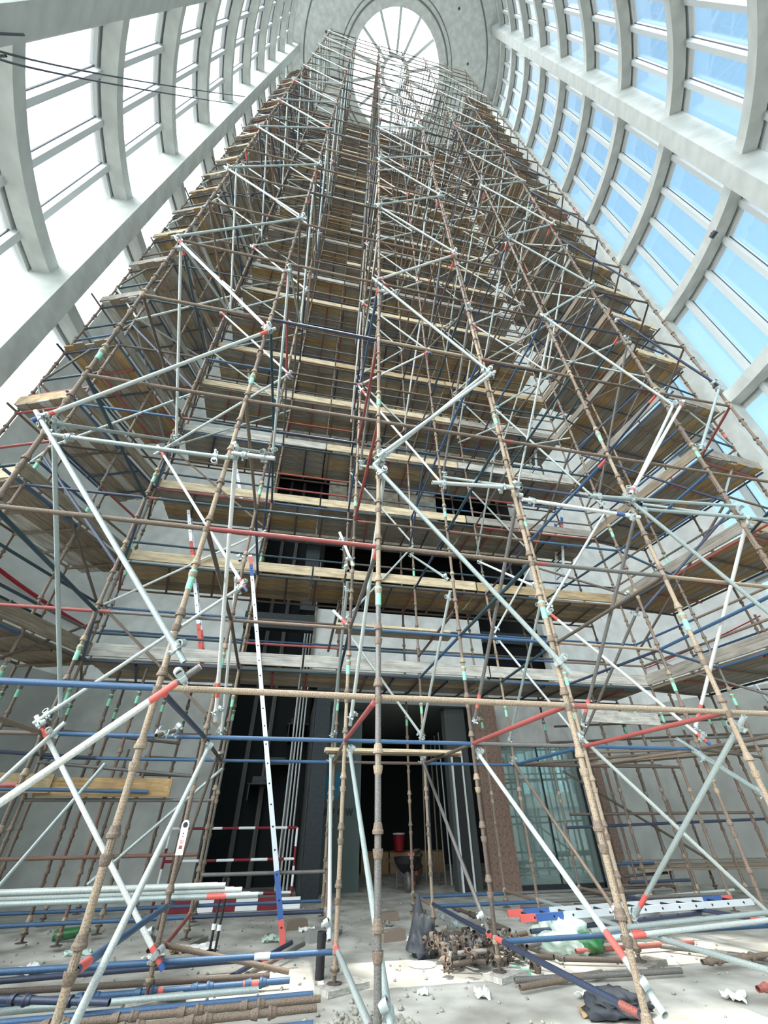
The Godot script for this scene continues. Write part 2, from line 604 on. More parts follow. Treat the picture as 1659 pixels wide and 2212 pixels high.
func _ready() -> void:
	rng.seed = 7
	# camera
	var cam := Camera3D.new()
	cam.name = "camera"
	cam.position = Vector3(0, 1.328, 0)
	cam.rotation_degrees = Vector3(36.884, -11.92, -0.4925)
	cam.fov = 102.29
	cam.near = 0.05
	cam.far = 300.0
	add_child(cam)
	cam.current = true
	# sky and sun: the sun stands almost overhead and shines down through the skylight; bright haze to the left, its centre set behind the camera to light the scaffold
	var sun_dir := Vector3(-0.004, 1.0, -0.027).normalized()
	var el := deg_to_rad(28.0)
	var phi := deg_to_rad(-114.0)
	var haze := Vector3(sin(phi) * cos(el), sin(el), -cos(phi) * cos(el))
	var env := Environment.new()
	env.background_mode = Environment.BG_SKY
	var pan := PanoramaSkyMaterial.new()
	pan.panorama = ImageTexture.create_from_image(sky_image(sun_dir, haze))
	var sky := Sky.new()
	sky.sky_material = pan
	env.sky = sky
	env.ambient_light_source = Environment.AMBIENT_SOURCE_SKY
	env.tonemap_mode = Environment.TONE_MAPPER_LINEAR
	env.tonemap_exposure = 1.6
	env.sdfgi_enabled = true
	env.ssao_enabled = true
	env.ssil_enabled = true
	var we := WorldEnvironment.new()
	we.name = "world"
	we.environment = env
	add_child(we)
	var sun := DirectionalLight3D.new()
	sun.name = "sun"
	sun.light_color = Color(1.0, 0.98, 0.94)
	sun.light_energy = 1.8
	sun.light_angular_distance = 0.6
	sun.shadow_enabled = true
	add_child(sun)
	sun.look_at_from_position(Vector3.ZERO, -sun_dir, Vector3.FORWARD)

	make_materials()
	make_units()
	build_shell()
	build_front()
	build_scaffold()
	flush_tubes()
	tubes_done = tubes.size()
	flush_boards()
	boards_done = boards.size()
	build_ladders()
	build_floor_things()


func build_shell() -> void:
	# floor
	struct("floor", slab(P(-12, -0.3, -9), P(16, 0.0, 21)), M["concrete floor"], "dusty pale grey concrete floor slab littered with scrap", "floor")
	# ceiling: a ring slab with a drum up to the round skylight
	struct("ceiling", arc_box(0, 360, 4.25, 11.0, CEIL, CEIL + 0.5, 96), M["white plaster"], "white flat ceiling around the round skylight", "ceiling")
	var n := 1
	for g in [[5.0, 5.14], [5.42, 5.5], [8.75, 8.87]]:
		struct("trim_%d" % n, arc_box(0, 360, g[0], g[1], CEIL - 0.03, CEIL + 0.01, 96), M["groove"], "thin dark ring groove in the ceiling, %s of three from the skylight" % ORD[n - 1], "ceiling trim")
		n += 1
	for k in 12:
		var dl := put("downlight", lathe([Vector2(0.0, -0.03), Vector2(0.1, -0.03), Vector2(0.1, 0.0), Vector2(0.07, 0.0)], 10), M["gasket"], null, off(rim(k * 30.0 + 12.0, 7.0, CEIL)))
		lab(dl, "small dark round fitting sunk in the white ring ceiling", "ceiling light", "ceiling fittings")
	# skylight
	var w := Node3D.new()
	w.name = "window_1"
	add_child(w)
	lab(w, "round white-framed skylight with radial glazing bars at the top", "skylight", "", "structure")
	put("drum", arc_box(0, 360, 4.25, 4.5, CEIL + 0.4, CEIL + 1.3, 72), M["white plaster"], w)
	put("hub_ring", arc_box(0, 360, 1.1, 1.4, CEIL + 0.95, CEIL + 1.2, 40), M["frame grey"], w)
	for k in 14:
		var ba := k * 360.0 / 14.0 + 8.0
		put("glazing_bar", boxes([[rim(ba, 2.78, CEIL + 1.08), Vector3(3.0, 0.24, 0.24), Basis(Vector3.UP, deg_to_rad(ba))]]), M["frame grey"], w)
		put("pane", arc_box(ba, ba + 360.0 / 14.0, 0.0, 4.3, CEIL + 1.21, CEIL + 1.235, 6), M["clear glass"], w)
	# round wall: columns every thirty degrees, ring beams every five metres, windows between
	var cn := 4
	for k in range(6, 13):
		var a := 30.0 * k
		var c := rim(a, 9.6, CEIL * 0.5)
		var where: String = {6: "left of the scaffold, its edge towards the skylight", 7: "at the upper left corner of the view", 11: "right of the scaffold, running up to the ceiling", 12: "just right of the right-hand scaffold wing"}.get(k, "behind the viewer, %s around the hall" % ORD[k])
		struct("trim_%d" % cn, boxes([[c, Vector3(0.85, CEIL, 0.55), Basis(Vector3.UP, deg_to_rad(a))]]), M["white steelwork"], "tall white box column " + where, "column")
		cn += 1
	for k in 12:
		var h := 2.0 + 5.0 * k
		struct("trim_%d" % cn, arc_box(170, 372, 9.6, 9.98, h - 0.22, h + 0.22, 80), M["white steelwork"], "curved white ring beam of the glass wall, %s level above the floor" % ORD[k], "ring beam")
		cn += 1
	var wn := 2
	for k in range(-1, 12):
		var h0 := 2.05 + 5.0 * k if k >= 0 else 0.0
		var h1 := 7.0 + 5.0 * k if k >= 0 else 2.0
		h1 = minf(h1, CEIL)
		var bays := [[170.0, 180.0, 2], [180.0, 210.0, 5], [210.0, 240.0, 5], [240.0, 270.0, 5], [270.0, 300.0, 5], [300.0, 330.0, 5], [330.0, 360.0, 5], [360.0, 372.0, 2]]
		for b in 8:
			var bay: Array = bays[b]
			if k < 0:
				continue
			var where: String = ["left end bay beside the white wall", "left bay between the two left columns", "upper left bay past the left columns", "bay behind the viewer, left", "bay behind the viewer, middle", "right bay past the right column", "right bay between the two right columns", "right end bay beside the white wall"][b]
			var win := Node3D.new()
			win.name = "window_%d" % wn
			wn += 1
			add_child(win)
			lab(win, "tall glazed panel, %s, %s storey up" % [where, ORD[k]], "window", "", "structure")
			window_bay(win, bay[0], bay[1], bay[2], h0, h1, b in [3, 4])
	struct("wall_front", arc_box(180, 360, 10.0, 10.3, 0.0, 2.0, 60), M["white plaster"], "low white curved wall under the glazing", "wall")
	# two sagging cables across the upper left glass
	for c in [[P(-5.15, 10.3, 1.68), P(-6.15, 15.6, 2.9), P(-6.5, 37.0, 6.45), "upper"], [P(-5.1, 10.0, 1.86), P(-6.03, 16.2, 3.14), P(-6.75, 33.6, 6.3), "lower"]]:
		var pts := []
		for i in 22:
			var t := -0.05 + i / 21.0 * 1.05
			var l0 := 2.0 * (t - 0.5) * (t - 1.0)
			var l1 := 4.0 * t * (1.0 - t)
			var l2 := 2.0 * t * (t - 0.5)
			pts.append((c[0] as Vector3) * l0 + (c[1] as Vector3) * l1 + (c[2] as Vector3) * l2)
		var cb := put("cable", pipe_mesh(pts, 0.016, 8), M["gasket"])
		lab(cb, "dark sagging cable across the left glazing, the %s of the two" % c[3], "cable")
	var cc := put("camera_fitting", boxes([[Vector3.ZERO, Vector3(0.12, 0.12, 0.2)], [Vector3(0, 0.09, 0), Vector3(0.05, 0.08, 0.05)]]), M["gasket"], null, off(rim(341.0, 9.6, 16.8)))
	lab(cc, "small dark box fitted under a ring beam at right", "fitting")


var _size_mesh := {}
func sized(v: Vector3) -> BoxMesh:
	var key := str(v)
	if not _size_mesh.has(key):
		var b := BoxMesh.new()
		b.size = v
		_size_mesh[key] = b
	return _size_mesh[key]


func window_bay(win: Node3D, a0: float, a1: float, panes: int, h0: float, h1: float, plain: bool) -> void:
	var hm := (h0 + h1) * 0.5
	var da := (a1 - a0) / panes
	var pw := 2.0 * 10.16 * sin(deg_to_rad(da * 0.5))
	var frames := []
	var panel := []
	for i in panes:
		var am := a0 + da * (i + 0.5)
		var bs := Basis(Vector3.UP, deg_to_rad(am))
		if plain:
			panel.append([rim(am, 10.14, hm), Vector3(0.024, h1 - h0 - 0.1, pw), bs])
		else:
			put("pane", sized(Vector3(0.024, h1 - h0 - 0.12, snappedf(pw - 0.02, 0.001))), M["clear glass"], win, Transform3D(bs, rim(am, 10.14, hm)))
		for e in [h0 + 0.12, h1 - 0.12]:
			frames.append([rim(am, 10.12, e), Vector3(0.16, 0.34, pw + 0.01), bs])
		if i > 0:
			var bm := Transform3D(Basis(Vector3.UP, deg_to_rad(a0 + da * i)), rim(a0 + da * i, 10.07, hm))
			if plain:
				frames.append([bm.origin, Vector3(0.26, h1 - h0, 0.16), bm.basis])
			else:
				put("mullion", sized(Vector3(0.26, h1 - h0, 0.16)), M["frame grey"], win, bm)
				put("gasket", sized(Vector3(0.03, h1 - h0 - 0.12, 0.19)), M["gasket"], win, Transform3D(bm.basis, rim(a0 + da * i, 10.105, hm)))
	put("frame", boxes(frames), M["frame grey"], win)
	if plain:
		put("panes", boxes(panel), M["clear glass"], win)


func build_front() -> void:
	# white curved side walls and the flat building front behind the scaffold; grey lower bands paint in the falling-off light
	struct("wall_left", arc_box(170, 144, 10.0, 10.35, 0, 4.2, 16), M["shaded plaster"], "curved plastered lower wall, shade painted in as grey, left of the dark openings", "wall")
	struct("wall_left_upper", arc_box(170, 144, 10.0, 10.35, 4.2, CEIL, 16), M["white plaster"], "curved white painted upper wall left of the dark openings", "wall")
	struct("wall_left_2", slab(P(-5.6, 0, 12.0), P(-1.6, 4.2, 12.35)), M["shaded plaster"], "flat plastered lower wall, shade painted in as grey, between curved wall and left dark opening", "wall")
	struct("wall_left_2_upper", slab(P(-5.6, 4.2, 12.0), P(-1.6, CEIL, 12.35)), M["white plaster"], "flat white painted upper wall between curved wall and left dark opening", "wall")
	struct("wall_right", arc_box(12, 36, 10.0, 10.35, 0, 4.2, 16), M["shaded plaster"], "curved plastered lower wall, shade painted in as grey, right of the glass partition", "wall")
	struct("wall_right_upper", arc_box(12, 36, 10.0, 10.35, 4.2, CEIL, 16), M["white plaster"], "curved white painted upper wall right of the glass partition", "wall")
	struct("wall_right_2", slab(P(7.9, 0, 12.0), P(11.2, 4.2, 12.35)), M["shaded plaster"], "flat plastered lower wall, shade painted in as grey, beside the glass partition", "wall")
	struct("wall_right_2_upper", slab(P(7.9, 4.2, 12.0), P(11.2, CEIL, 12.35)), M["white plaster"], "flat white painted upper wall beside the glass partition", "wall")
	struct("wall_back", slab(P(-1.6, 13.4, 12.0), P(7.9, CEIL, 12.35)), M["beige block"], "bare blockwork building front behind the upper decks", "wall")
	struct("wall_back_2", slab(P(0.45, 9.6, 12.0), P(4.6, 13.4, 12.35)), M["beige block"], "beige bare pier between the upper dark openings", "wall")
	var pn := struct("wall_back_3", slab(P(0.44, 4.7, 11.9), P(5.6, 6.5, 12.3)), M["white plaster"], "white bulkhead panel above the entrance, between two decks", "wall")
	for e in [5.05, 5.35]:
		put("ledge", slab(P(0.44, e, 11.84), P(5.6, e + 0.05, 11.9)), M["white plaster"], pn)
	put("return", slab(P(0.36, 4.6, 11.8), P(0.44, 6.5, 12.3)), M["beige block"], pn)
	var n := 20
	struct("trim_%d" % (n + 3), slab(P(-1.6, 5.75, 11.75), P(0.36, 6.2, 12.0)), M["dark steel"], "dark steel beam across the left opening, left of the white panel", "beam")
	struct("trim_%d" % (n + 4), slab(P(5.6, 5.75, 11.75), P(7.9, 6.1, 12.0)), M["dark steel"], "dark steel beam across the right opening, right of the white panel", "beam")
	struct("trim_%d" % (n + 5), slab(P(-1.6, 9.0, 11.8), P(7.9, 9.6, 12.3)), M["beige block"], "bare floor edge above the second dark storey", "floor edge")
	struct("trim_%d" % (n + 6), slab(P(0.63, 0, 11.7), P(1.0, 4.6, 12.1)), M["dark steel"], "dark steel clad column left of the lobby", "column")
	struct("trim_%d" % (n + 7), slab(P(-0.1, 6.6, 12.3), P(0.35, 9.0, 12.7)), M["dark steel"], "dark steel post in the left opening of the second storey", "column")
	# dark rooms behind
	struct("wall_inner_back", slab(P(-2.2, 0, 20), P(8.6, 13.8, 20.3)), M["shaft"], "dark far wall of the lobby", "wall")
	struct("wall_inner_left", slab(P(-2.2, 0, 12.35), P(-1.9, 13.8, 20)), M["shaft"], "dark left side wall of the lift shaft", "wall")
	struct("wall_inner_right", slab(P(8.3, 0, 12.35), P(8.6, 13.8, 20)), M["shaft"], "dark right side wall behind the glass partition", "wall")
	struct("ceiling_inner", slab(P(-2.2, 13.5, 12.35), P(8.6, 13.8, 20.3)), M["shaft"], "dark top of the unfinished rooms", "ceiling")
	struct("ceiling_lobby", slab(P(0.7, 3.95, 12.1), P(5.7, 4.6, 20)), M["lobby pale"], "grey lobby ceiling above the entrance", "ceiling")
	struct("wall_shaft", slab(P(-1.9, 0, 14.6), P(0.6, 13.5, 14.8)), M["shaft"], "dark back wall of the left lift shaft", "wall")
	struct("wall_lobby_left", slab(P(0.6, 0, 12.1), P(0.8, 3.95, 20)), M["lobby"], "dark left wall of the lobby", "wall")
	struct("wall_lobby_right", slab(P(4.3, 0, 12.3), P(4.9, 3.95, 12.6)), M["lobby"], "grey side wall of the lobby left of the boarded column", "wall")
	var dr := Node3D.new()
	dr.name = "door_1"
	add_child(dr)
	lab(dr, "door recess, its dark put in as black, in the grey lobby side wall", "door", "", "structure")
	put("dark_recess", slab(P(4.42, 0.02, 12.27), P(4.66, 2.7, 12.3)), M["black"], dr)  # black sheet painted in for the dark of the door recess
	put("frame", boxes([[P(4.4, 1.36, 12.27), Vector3(0.04, 2.72, 0.06)], [P(4.68, 1.36, 12.27), Vector3(0.04, 2.72, 0.06)], [P(4.54, 2.74, 12.27), Vector3(0.32, 0.04, 0.06)]]), M["frame grey"], dr)
	# lift gear in the left opening
	for c in [[-1.1, "left"], [-0.55, "middle"], [0.2, "right"]]:
		var gr := put("guide_rail", boxes([[P(c[0], 6.7, 14.3), Vector3(0.02, 13.4, 0.1)], [P(c[0], 6.7, 14.35), Vector3(0.12, 13.4, 0.02)]]), M["steel grey"])
		lab(gr, "thin upright steel rail in the dark left shaft, the %s of three" % c[1], "guide rail")
	var pip := thing("pipe_bundle", "bundle of pale vertical pipes standing in the dark left opening", "pipes", P(0.12, 0, 13.2))
	for k in 4:
		put("pipe", unit_tube, M["frame grey"], pip, along(Vector3(k * 0.09, 0.0, -0.04 * k), Vector3(k * 0.09 + 0.05, 9.0, -0.04 * k)))
	for c in [[2.6, 2.85, -0.2, "middle one of three"], [3.6, 3.75, 0.25, "highest and rightmost of three"], [2.15, 2.3, -0.6, "lowest and leftmost of three"]]:
		var bk := put("shaft_bracket", boxes([[P(c[2], c[0], 14.0), Vector3(0.6, 0.03, 1.2)], [P(c[2] - 0.25, c[0] - 0.18, 14.0), Vector3(0.03, 0.36, 1.2)], [P(c[2], c[0] + 0.1, 13.7), Vector3(0.4, 0.16, 0.2)]]), M["dark steel"])
		lab(bk, "dark steel bracket in the left shaft, %s" % c[3], "bracket")
	# sign wall with lettering and emblem
	var sw := thing("sign_wall", "dark grey entrance wall with lettering EMPOW and a teal emblem", "sign wall", P(1.0, 0, 13.0))
	put("panel", slab(Vector3(-0.2, 0.0, 0), Vector3(1.05, 3.95, -0.12)), M["sign board"], sw)
	var tm := TextMesh.new()
	var sf := SystemFont.new()
	sf.font_names = PackedStringArray(["Droid Sans"])
	sf.font_weight = 600
	tm.font = sf
	tm.text = "E M P O W"
	tm.font_size = 24
	tm.pixel_size = 0.0088
	tm.depth = 0.02
	put("lettering", tm, M["black"], sw, off(Vector3(0.36, 1.53, 0.012)))
	var em := SurfaceTool.new()
	em.begin(Mesh.PRIMITIVE_TRIANGLES)
	var outline := [Vector2(-0.3, 0.0), Vector2(-0.24, 0.3), Vector2(-0.05, 0.62), Vector2(0.02, 0.5), Vector2(0.2, 0.56), Vector2(0.28, 0.3), Vector2(0.22, 0.02), Vector2(0.05, -0.1), Vector2(-0.16, -0.08)]
	for i in outline.size():
		var p: Vector2 = outline[i]
		var q2: Vector2 = outline[(i + 1) % outline.size()]
		for v in [Vector3(0, 0.22, 0.02), Vector3(q2.x, q2.y, 0.02), Vector3(p.x, p.y, 0.02)]:
			em.add_vertex(v)
		quad(em, Vector3(p.x, p.y, 0), Vector3(p.x, p.y, 0.02), Vector3(q2.x, q2.y, 0.02), Vector3(q2.x, q2.y, 0))
	em.generate_normals()
	put("emblem", em.commit(), M["teal print"], sw, off(Vector3(0.28, 1.86, 0.0)))
	# protected column and glass partition on the right
	var bc := thing("boarded_column", "column wrapped in brown perforated protection board, left of glass partition", "column", P(5.2, 0, 11.8))
	put("boarding", boxes([[Vector3(0, 1.95, 0), Vector3(0.6, 3.9, 0.4)]]), M["brown ply"], bc)
	put("board_edge", boxes([[Vector3(-0.31, 1.95, 0.19), Vector3(0.05, 3.9, 0.06)], [Vector3(0.31, 1.95, 0.19), Vector3(0.05, 3.9, 0.06)]]), M["brown ply"], bc)
	var dots := SurfaceTool.new()
	dots.begin(Mesh.PRIMITIVE_TRIANGLES)
	var dot := lathe([Vector2(0.0, 0.0), Vector2(0.02, 0.0), Vector2(0.02, 0.004), Vector2(0.0, 0.004)], 8)
	for i in 22:
		for k in 3:
			dots.append_from(dot, 0, Transform3D(Basis(Vector3.RIGHT, PI / 2), Vector3(-0.18 + 0.17 * k, 0.2 + 0.17 * i, 0.2)))
	put("holes", dots.commit(), M["dark brown"], bc).set_meta("kind", "stuff")
	var gp := Node3D.new()
	gp.name = "window_200"
	add_child(gp)
	lab(gp, "green tinted glass partition beside the boarded column, mirroring the scaffold", "glass partition", "", "structure")
	for g in [[5.68, 6.75], [6.8, 7.88]]:
		put("pane", slab(P(g[0], 0.12, 11.98), P(g[1], 2.95, 12.0)), M["green glass"], gp)
	put("frame", boxes([[P(6.78, 0.06, 12.0), Vector3(2.25, 0.12, 0.1)], [P(6.78, 3.0, 12.0), Vector3(2.25, 0.1, 0.1)], [P(6.775, 1.5, 12.0), Vector3(0.03, 2.9, 0.06)], [P(7.9, 1.5, 12.0), Vector3(0.06, 3.0, 0.1)]]), M["dark steel"], gp)
	struct("wall_back_4", slab(P(5.6, 3.05, 12.0), P(7.9, 4.6, 12.3)), M["grey plaster"], "grey plastered band over the glass partition", "wall")
	var c2 := thing("brown_post", "second brown boarded post right of the glass partition", "column", P(8.15, 0, 11.6))
	put("boarding", boxes([[Vector3(0, 1.5, 0), Vector3(0.22, 3.0, 0.24)]]), M["brown ply"], c2)
	put("board_edge", boxes([[Vector3(-0.13, 1.5, 0.1), Vector3(0.04, 3.0, 0.06)]]), M["dark brown"], c2)
	# red pipes on the curved walls
	for c in [[172.0, 147.0, 6.0, 0.045, "thick red pipe run along the left curved wall", 5.4], [13.5, 34.0, 5.8, 0.018, "thin red conduit run along the right curved wall", 5.2]]:
		var pts := []
		for i in 15:
			var t := i / 14.0
			pts.append(rim(lerpf(c[0], c[1], t), 9.86, lerpf(c[2], c[5], t)))
		var rp := put("red_pipe", pipe_mesh(pts, c[3], 8), M["pipe red"])
		lab(rp, c[4], "pipe")


# ---------------------------------------------------------------- the scaffold
var A := [Vector2(-2.9, 3.65), Vector2(-1.03, 3.66), Vector2(0.71, 3.67), Vector2(2.48, 3.67), Vector2(4.22, 3.67), Vector2(6.0, 3.67), Vector2(7.6, 3.67)]
var B := [Vector2(-2.78, 6.03), Vector2(-1.0, 6.03), Vector2(0.73, 6.03), Vector2(2.48, 6.03), Vector2(4.17, 6.03), Vector2(6.12, 6.03)]
var C := [Vector2(-3.75, 8.4), Vector2(-1.06, 8.45), Vector2(0.85, 8.45), Vector2(2.5, 8.45), Vector2(4.28, 8.45), Vector2(5.8, 8.45), Vector2(7.9, 8.4)]
var D := [Vector2(-4.2, 9.7), Vector2(-1.16, 9.75), Vector2(0.92, 9.75), Vector2(2.53, 9.75), Vector2(4.3, 9.75), Vector2(5.85, 9.75), Vector2(8.0, 9.75)]
var LI := [Vector2(-4.6, 6.05), Vector2(-4.2, 7.2), Vector2(-3.75, 8.4)]          # left wing, room side
var LO := [Vector2(-5.82, 6.5), Vector2(-5.42, 7.62), Vector2(-4.98, 8.85)]      # left wing, wall side
var RI := [Vector2(8.2, 5.05), Vector2(8.05, 6.75), Vector2(7.9, 8.4)]
var RO := [Vector2(9.95, 5.3), Vector2(9.8, 6.95), Vector2(9.65, 8.6)]


func V(p: Vector2, h: float) -> Vector3:
	return Vector3(p.x, h, -p.y)


func pick(w: Array) -> String:
	return w[rng.randi() % w.size()]


func lift(i: int) -> float:
	return 2.17 if i == 0 else 1.67 + 2.0 * i


func lift_name(i: int) -> String:
	return ORD[i] + " lift"


func build_scaffold() -> void:
	var brown := ["rust brown", "rust brown", "rust brown", "dark brown", "tan", "steel grey"]
	var mixed := ["rust brown", "blue", "navy blue", "dark brown", "blue", "tan", "steel grey", "rust brown", "dark teal"]
	var bluish := ["blue", "navy blue", "blue", "dark teal", "rust brown", "red", "dark brown", "dark teal"]
	# uprights
	var tones_a := [["tan", "rust brown"], ["tan", "tan", "rust brown"], ["steel grey", "tan", "rust brown"], ["tan", "tan", "tan"], ["tan", "tan", "rust brown"], ["tan", "rust brown"], ["rust brown", "red brown"]]
	for i in A.size():
		standard(A[i].x, A[i].y, TOP + rng.randf_range(-0.7, 0.4), "front row scaffold upright, %s from the left" % ORD[i] if i != 2 else "front row scaffold upright at the centre of the view, dark grey foot", 0.0, 8.6, tones_a[i])
	for i in B.size():
		standard(B[i].x, B[i].y, TOP + rng.randf_range(-1.2, 0.2), "second row scaffold upright, %s from the left, behind the front row" % ORD[i], 0.0, 6.4)
	for i in C.size():
		standard(C[i].x, C[i].y, TOP - 0.6 + rng.randf_range(-1.2, 0.2), "third row scaffold upright carrying the deck edge, %s from the left" % ORD[i], 0.0, 4.2)
	for i in D.size():
		standard(D[i].x, D[i].y, TOP - 0.6 + rng.randf_range(-1.2, 0.2), "rear scaffold upright near the building front, %s from the left" % ORD[i], 0.0, 3.0)
	for i in 2:
		standard(LI[i].x, LI[i].y, TOP - 0.5, "scaffold upright on the room side of the left wing, %s" % ["nearest", "middle"][i], 0.0, 4.0)
		standard(RI[i].x, RI[i].y, TOP - 0.5, "scaffold upright on the room side of the right wing, %s" % ["nearest", "middle"][i], 0.0, 4.0)
	for i in 3:
		standard(LO[i].x, LO[i].y, TOP - 0.5, "scaffold upright on the wall side of the left wing, %s" % ["nearest", "middle", "farthest"][i], 0.0, 3.0)
		standard(RO[i].x, RO[i].y, TOP - 0.5, "scaffold upright on the wall side of the right wing, %s" % ["nearest", "middle", "farthest"][i], 0.0, 3.0)
	# short uprights by the right wall
	var posts := [[-2.12, 9.95, 3.6], [-3.45, 9.95, 3.6], [-2.38, 9.1, 3.3], [-3.2, 8.75, 3.6], [-2.66, 8.45, 3.6], [-4.45, 8.3, 3.5], [-1.9, 11.1, 3.4], [-4.9, 7.7, 4.4], [-3.3, 11.0, 2.6], [8.9, 6.2, 4.6], [8.75, 7.6, 3.4], [9.1, 9.2, 5.2], [7.3, 8.45, 3.5], [9.14, 8.45, 3.6], [6.85, 9.95, 3.6], [10.5, 9.7, 3.6], [7.25, 9.9, 2.3], [8.0, 9.2, 1.66], [6.5, 8.62, 3.55], [8.5, 10.4, 3.6], [10.3, 8.0, 3.3], [9.6, 10.5, 2.4]]
	for i in posts.size():
		var p: Array = posts[i]
		var n: int = i if i < 9 else i - 9
		standard(p[0], p[1], p[2], "short dark scaffold upright in front of the %s white wall, %s of the short ones" % ["left" if i < 9 else "right", ORD[n]], 0.0, 1.0, [["dark brown", "dark brown"], ["red brown", "dark brown"], ["rust brown", "dark brown"]][i % 3])

	var set_a := {"0_0": "blue", "0_1": "tan", "0_2": "tan", "0_3": "tan", "0_4": "tan", "0_5": "tan", "1_0": "rust brown", "1_1": "red", "1_2": "rust brown", "1_3": "steel grey", "1_4": "tan", "1_5": "tan", "2_0": "rust brown", "2_1": "rust brown", "2_2": "rust brown", "2_3": "rust brown", "2_4": "rust brown", "3_1": "navy blue", "3_0": "rust brown", "3_2": "tan", "3_3": "rust brown", "4_0": "rust brown", "4_1": "rust brown", "4_2": "dark brown", "4_3": "dark brown", "4_4": "navy blue"}
	var set_b := {"0_0": "blue", "0_1": "blue", "0_2": "blue", "0_3": "steel grey", "0_4": "blue", "1_0": "steel grey", "1_1": "rust brown", "1_2": "blue", "1_3": "blue", "1_4": "tan", "2_0": "dark teal", "2_1": "dark teal", "2_3": "rust brown"}
	var set_t := {"0_0": "rust brown", "0_1": "navy blue", "0_2": "red", "0_3": "red", "0_4": "red", "0_5": "dark brown", "1_0": "dark teal", "1_1": "dark brown", "1_2": "steel grey", "1_3": "dark teal", "1_4": "dark brown", "1_5": "blue", "2_0": "dark teal", "2_1": "rust brown", "2_3": "dark teal", "2_4": "blue", "3_0": "dark brown", "3_1": "dark teal"}
	var lifts := 24
	for i in lifts:
		var h := lift(i)
		var ln := lift_name(i)
		if i == 5:
			mixed = ["rust brown", "steel grey", "dark brown", "rust brown", "navy blue", "tan", "steel grey", "dark brown"]
			bluish = ["rust brown", "navy blue", "dark brown", "steel grey", "dark teal", "rust brown", "red brown"]
		for r in 4:
			var row: Array = [A, B, C, D][r]
			var rn: String = ["front row", "second row", "third row", "rear row"][r]
			if r == 3 and i == 0:
				continue
			for k in row.size() - 1:
				var key := "%d_%d" % [i, k]
				var m: String = pick([brown, mixed, bluish, brown][r])
				if r == 0 and set_a.has(key):
					m = set_a[key]
				if r == 1 and set_b.has(key):
					m = set_b[key]
				var y := h + (0.0 if r != 3 else -0.03)
				tube("scaffold_ledger", V(row[k], y), V(row[k + 1], y), m, "%s ledger tube, %s, bay %s from left, %s" % [m, rn, ORD[k], ln], "scaffold ledgers", "blade" if r < 2 and i < 5 else "", [[0.03, 0.16, "oxide"]] if r < 2 and i < 8 and rng.randf() < 0.3 else [])
		# across, front to back
		for k in B.size():
			var key := "%d_%d" % [i, k]
			var m: String = set_t[key] if set_t.has(key) else pick(bluish)
			tube("scaffold_transom", V(A[k], h), V(B[k], h), m, "%s transom tube running back from %s front upright, %s" % [m, ORD[k], ln], "scaffold transoms", "blade" if i < 5 else "", [[0.03, 0.2, "coral red"]] if i < 9 and rng.randf() < 0.35 else [])
			m = pick(mixed)
			tube("scaffold_transom", V(B[k], h), V(C[k], h), m, "%s transom tube between second and third rows, %s column, %s" % [m, ORD[k], ln], "scaffold transoms")
		tube("scaffold_ledger", V(LI[0], h), V(B[0], h), pick(bluish), "ledger tube joining the left wing to the second row, %s" % ln, "scaffold ledgers")
		tube("scaffold_ledger", V(B[5], h), V(RI[1], h), pick(mixed), "ledger tube joining the second row to the right wing, %s" % ln, "scaffold ledgers")
		tube("scaffold_transom", V(A[6], h), V(RI[0], h), pick(bluish), "transom tube from the last front upright to the right wing, %s" % ln, "scaffold transoms")
		if i == 0:
			continue
		# rails and decks
		for k in C.size() - 1:
			for g in 2:
				var m: String = pick(bluish if i < 5 else mixed)
				tube("guard_rail", V(C[k], h + 0.5 + 0.5 * g), V(C[k + 1], h + 0.5 + 0.5 * g), m, "%s %s guard rail over central deck edge, bay %s from left, %s" % [m, ["lower", "upper"][g], ORD[k], ln], "guard rails")
				if i % 2 == g:
					tube("guard_rail", V(D[k], h + 1.0), V(D[k + 1], h + 1.0), pick(mixed), "guard rail on the building side of the deck, bay %s from left, %s" % [ORD[k], ln], "guard rails")
			for g in 3:
				var t := g / 3.0
				tube("board_bearer", V(C[k].lerp(C[k + 1], t), h - 0.035) , V(D[k].lerp(D[k + 1], t) , h - 0.035), pick(["rust brown", "red", "red brown", "dark brown", "navy blue"]), "cross tube under the central deck boards, %s, %s from left" % [ln, ORD[k * 3 + g]], "board bearers")
		for wg in 2:
			var inn: Array = [LI, RI][wg]
			var out: Array = [LO, RO][wg]
			var wn: String = ["left wing", "right wing"][wg]
			for k in 2:
				var m: String = pick(bluish)
				var ext: Vector2 = ((inn[0] as Vector2) - inn[1]).normalized() * (rng.randf_range(0.1, 0.45) if k == 0 else 0.0)
				tube("scaffold_ledger", V((inn[k] as Vector2) + ext, h), V(inn[k + 1], h), m, "%s ledger on the room side of the %s, %s bay, %s" % [m, wn, ["near", "far"][k], ln], "scaffold ledgers")
				m = pick(mixed)
				ext = ((out[0] as Vector2) - out[1]).normalized() * (rng.randf_range(0.05, 0.4) if k == 0 else 0.0)
				tube("scaffold_ledger", V((out[k] as Vector2) + ext, h), V(out[k + 1], h), m, "%s ledger on the wall side of the %s, %s bay, %s" % [m, wn, ["near", "far"][k], ln], "scaffold ledgers")
				tube("guard_rail", V(inn[k], h + 1.0), V(inn[k + 1], h + 1.0), pick(bluish), "upper guard rail of the %s, %s bay, %s" % [wn, ["near", "far"][k], ln], "guard rails")
				tube("guard_rail", V(inn[k], h + 0.5), V(inn[k + 1], h + 0.5), pick(mixed), "lower guard rail of the %s, %s bay, %s" % [wn, ["near", "far"][k], ln], "guard rails")
				tube("guard_rail", V(out[k], h + 0.9), V(out[k + 1], h + 0.9), pick(mixed), "wall side rail of the %s, %s bay, %s" % [wn, ["near", "far"][k], ln], "guard rails")
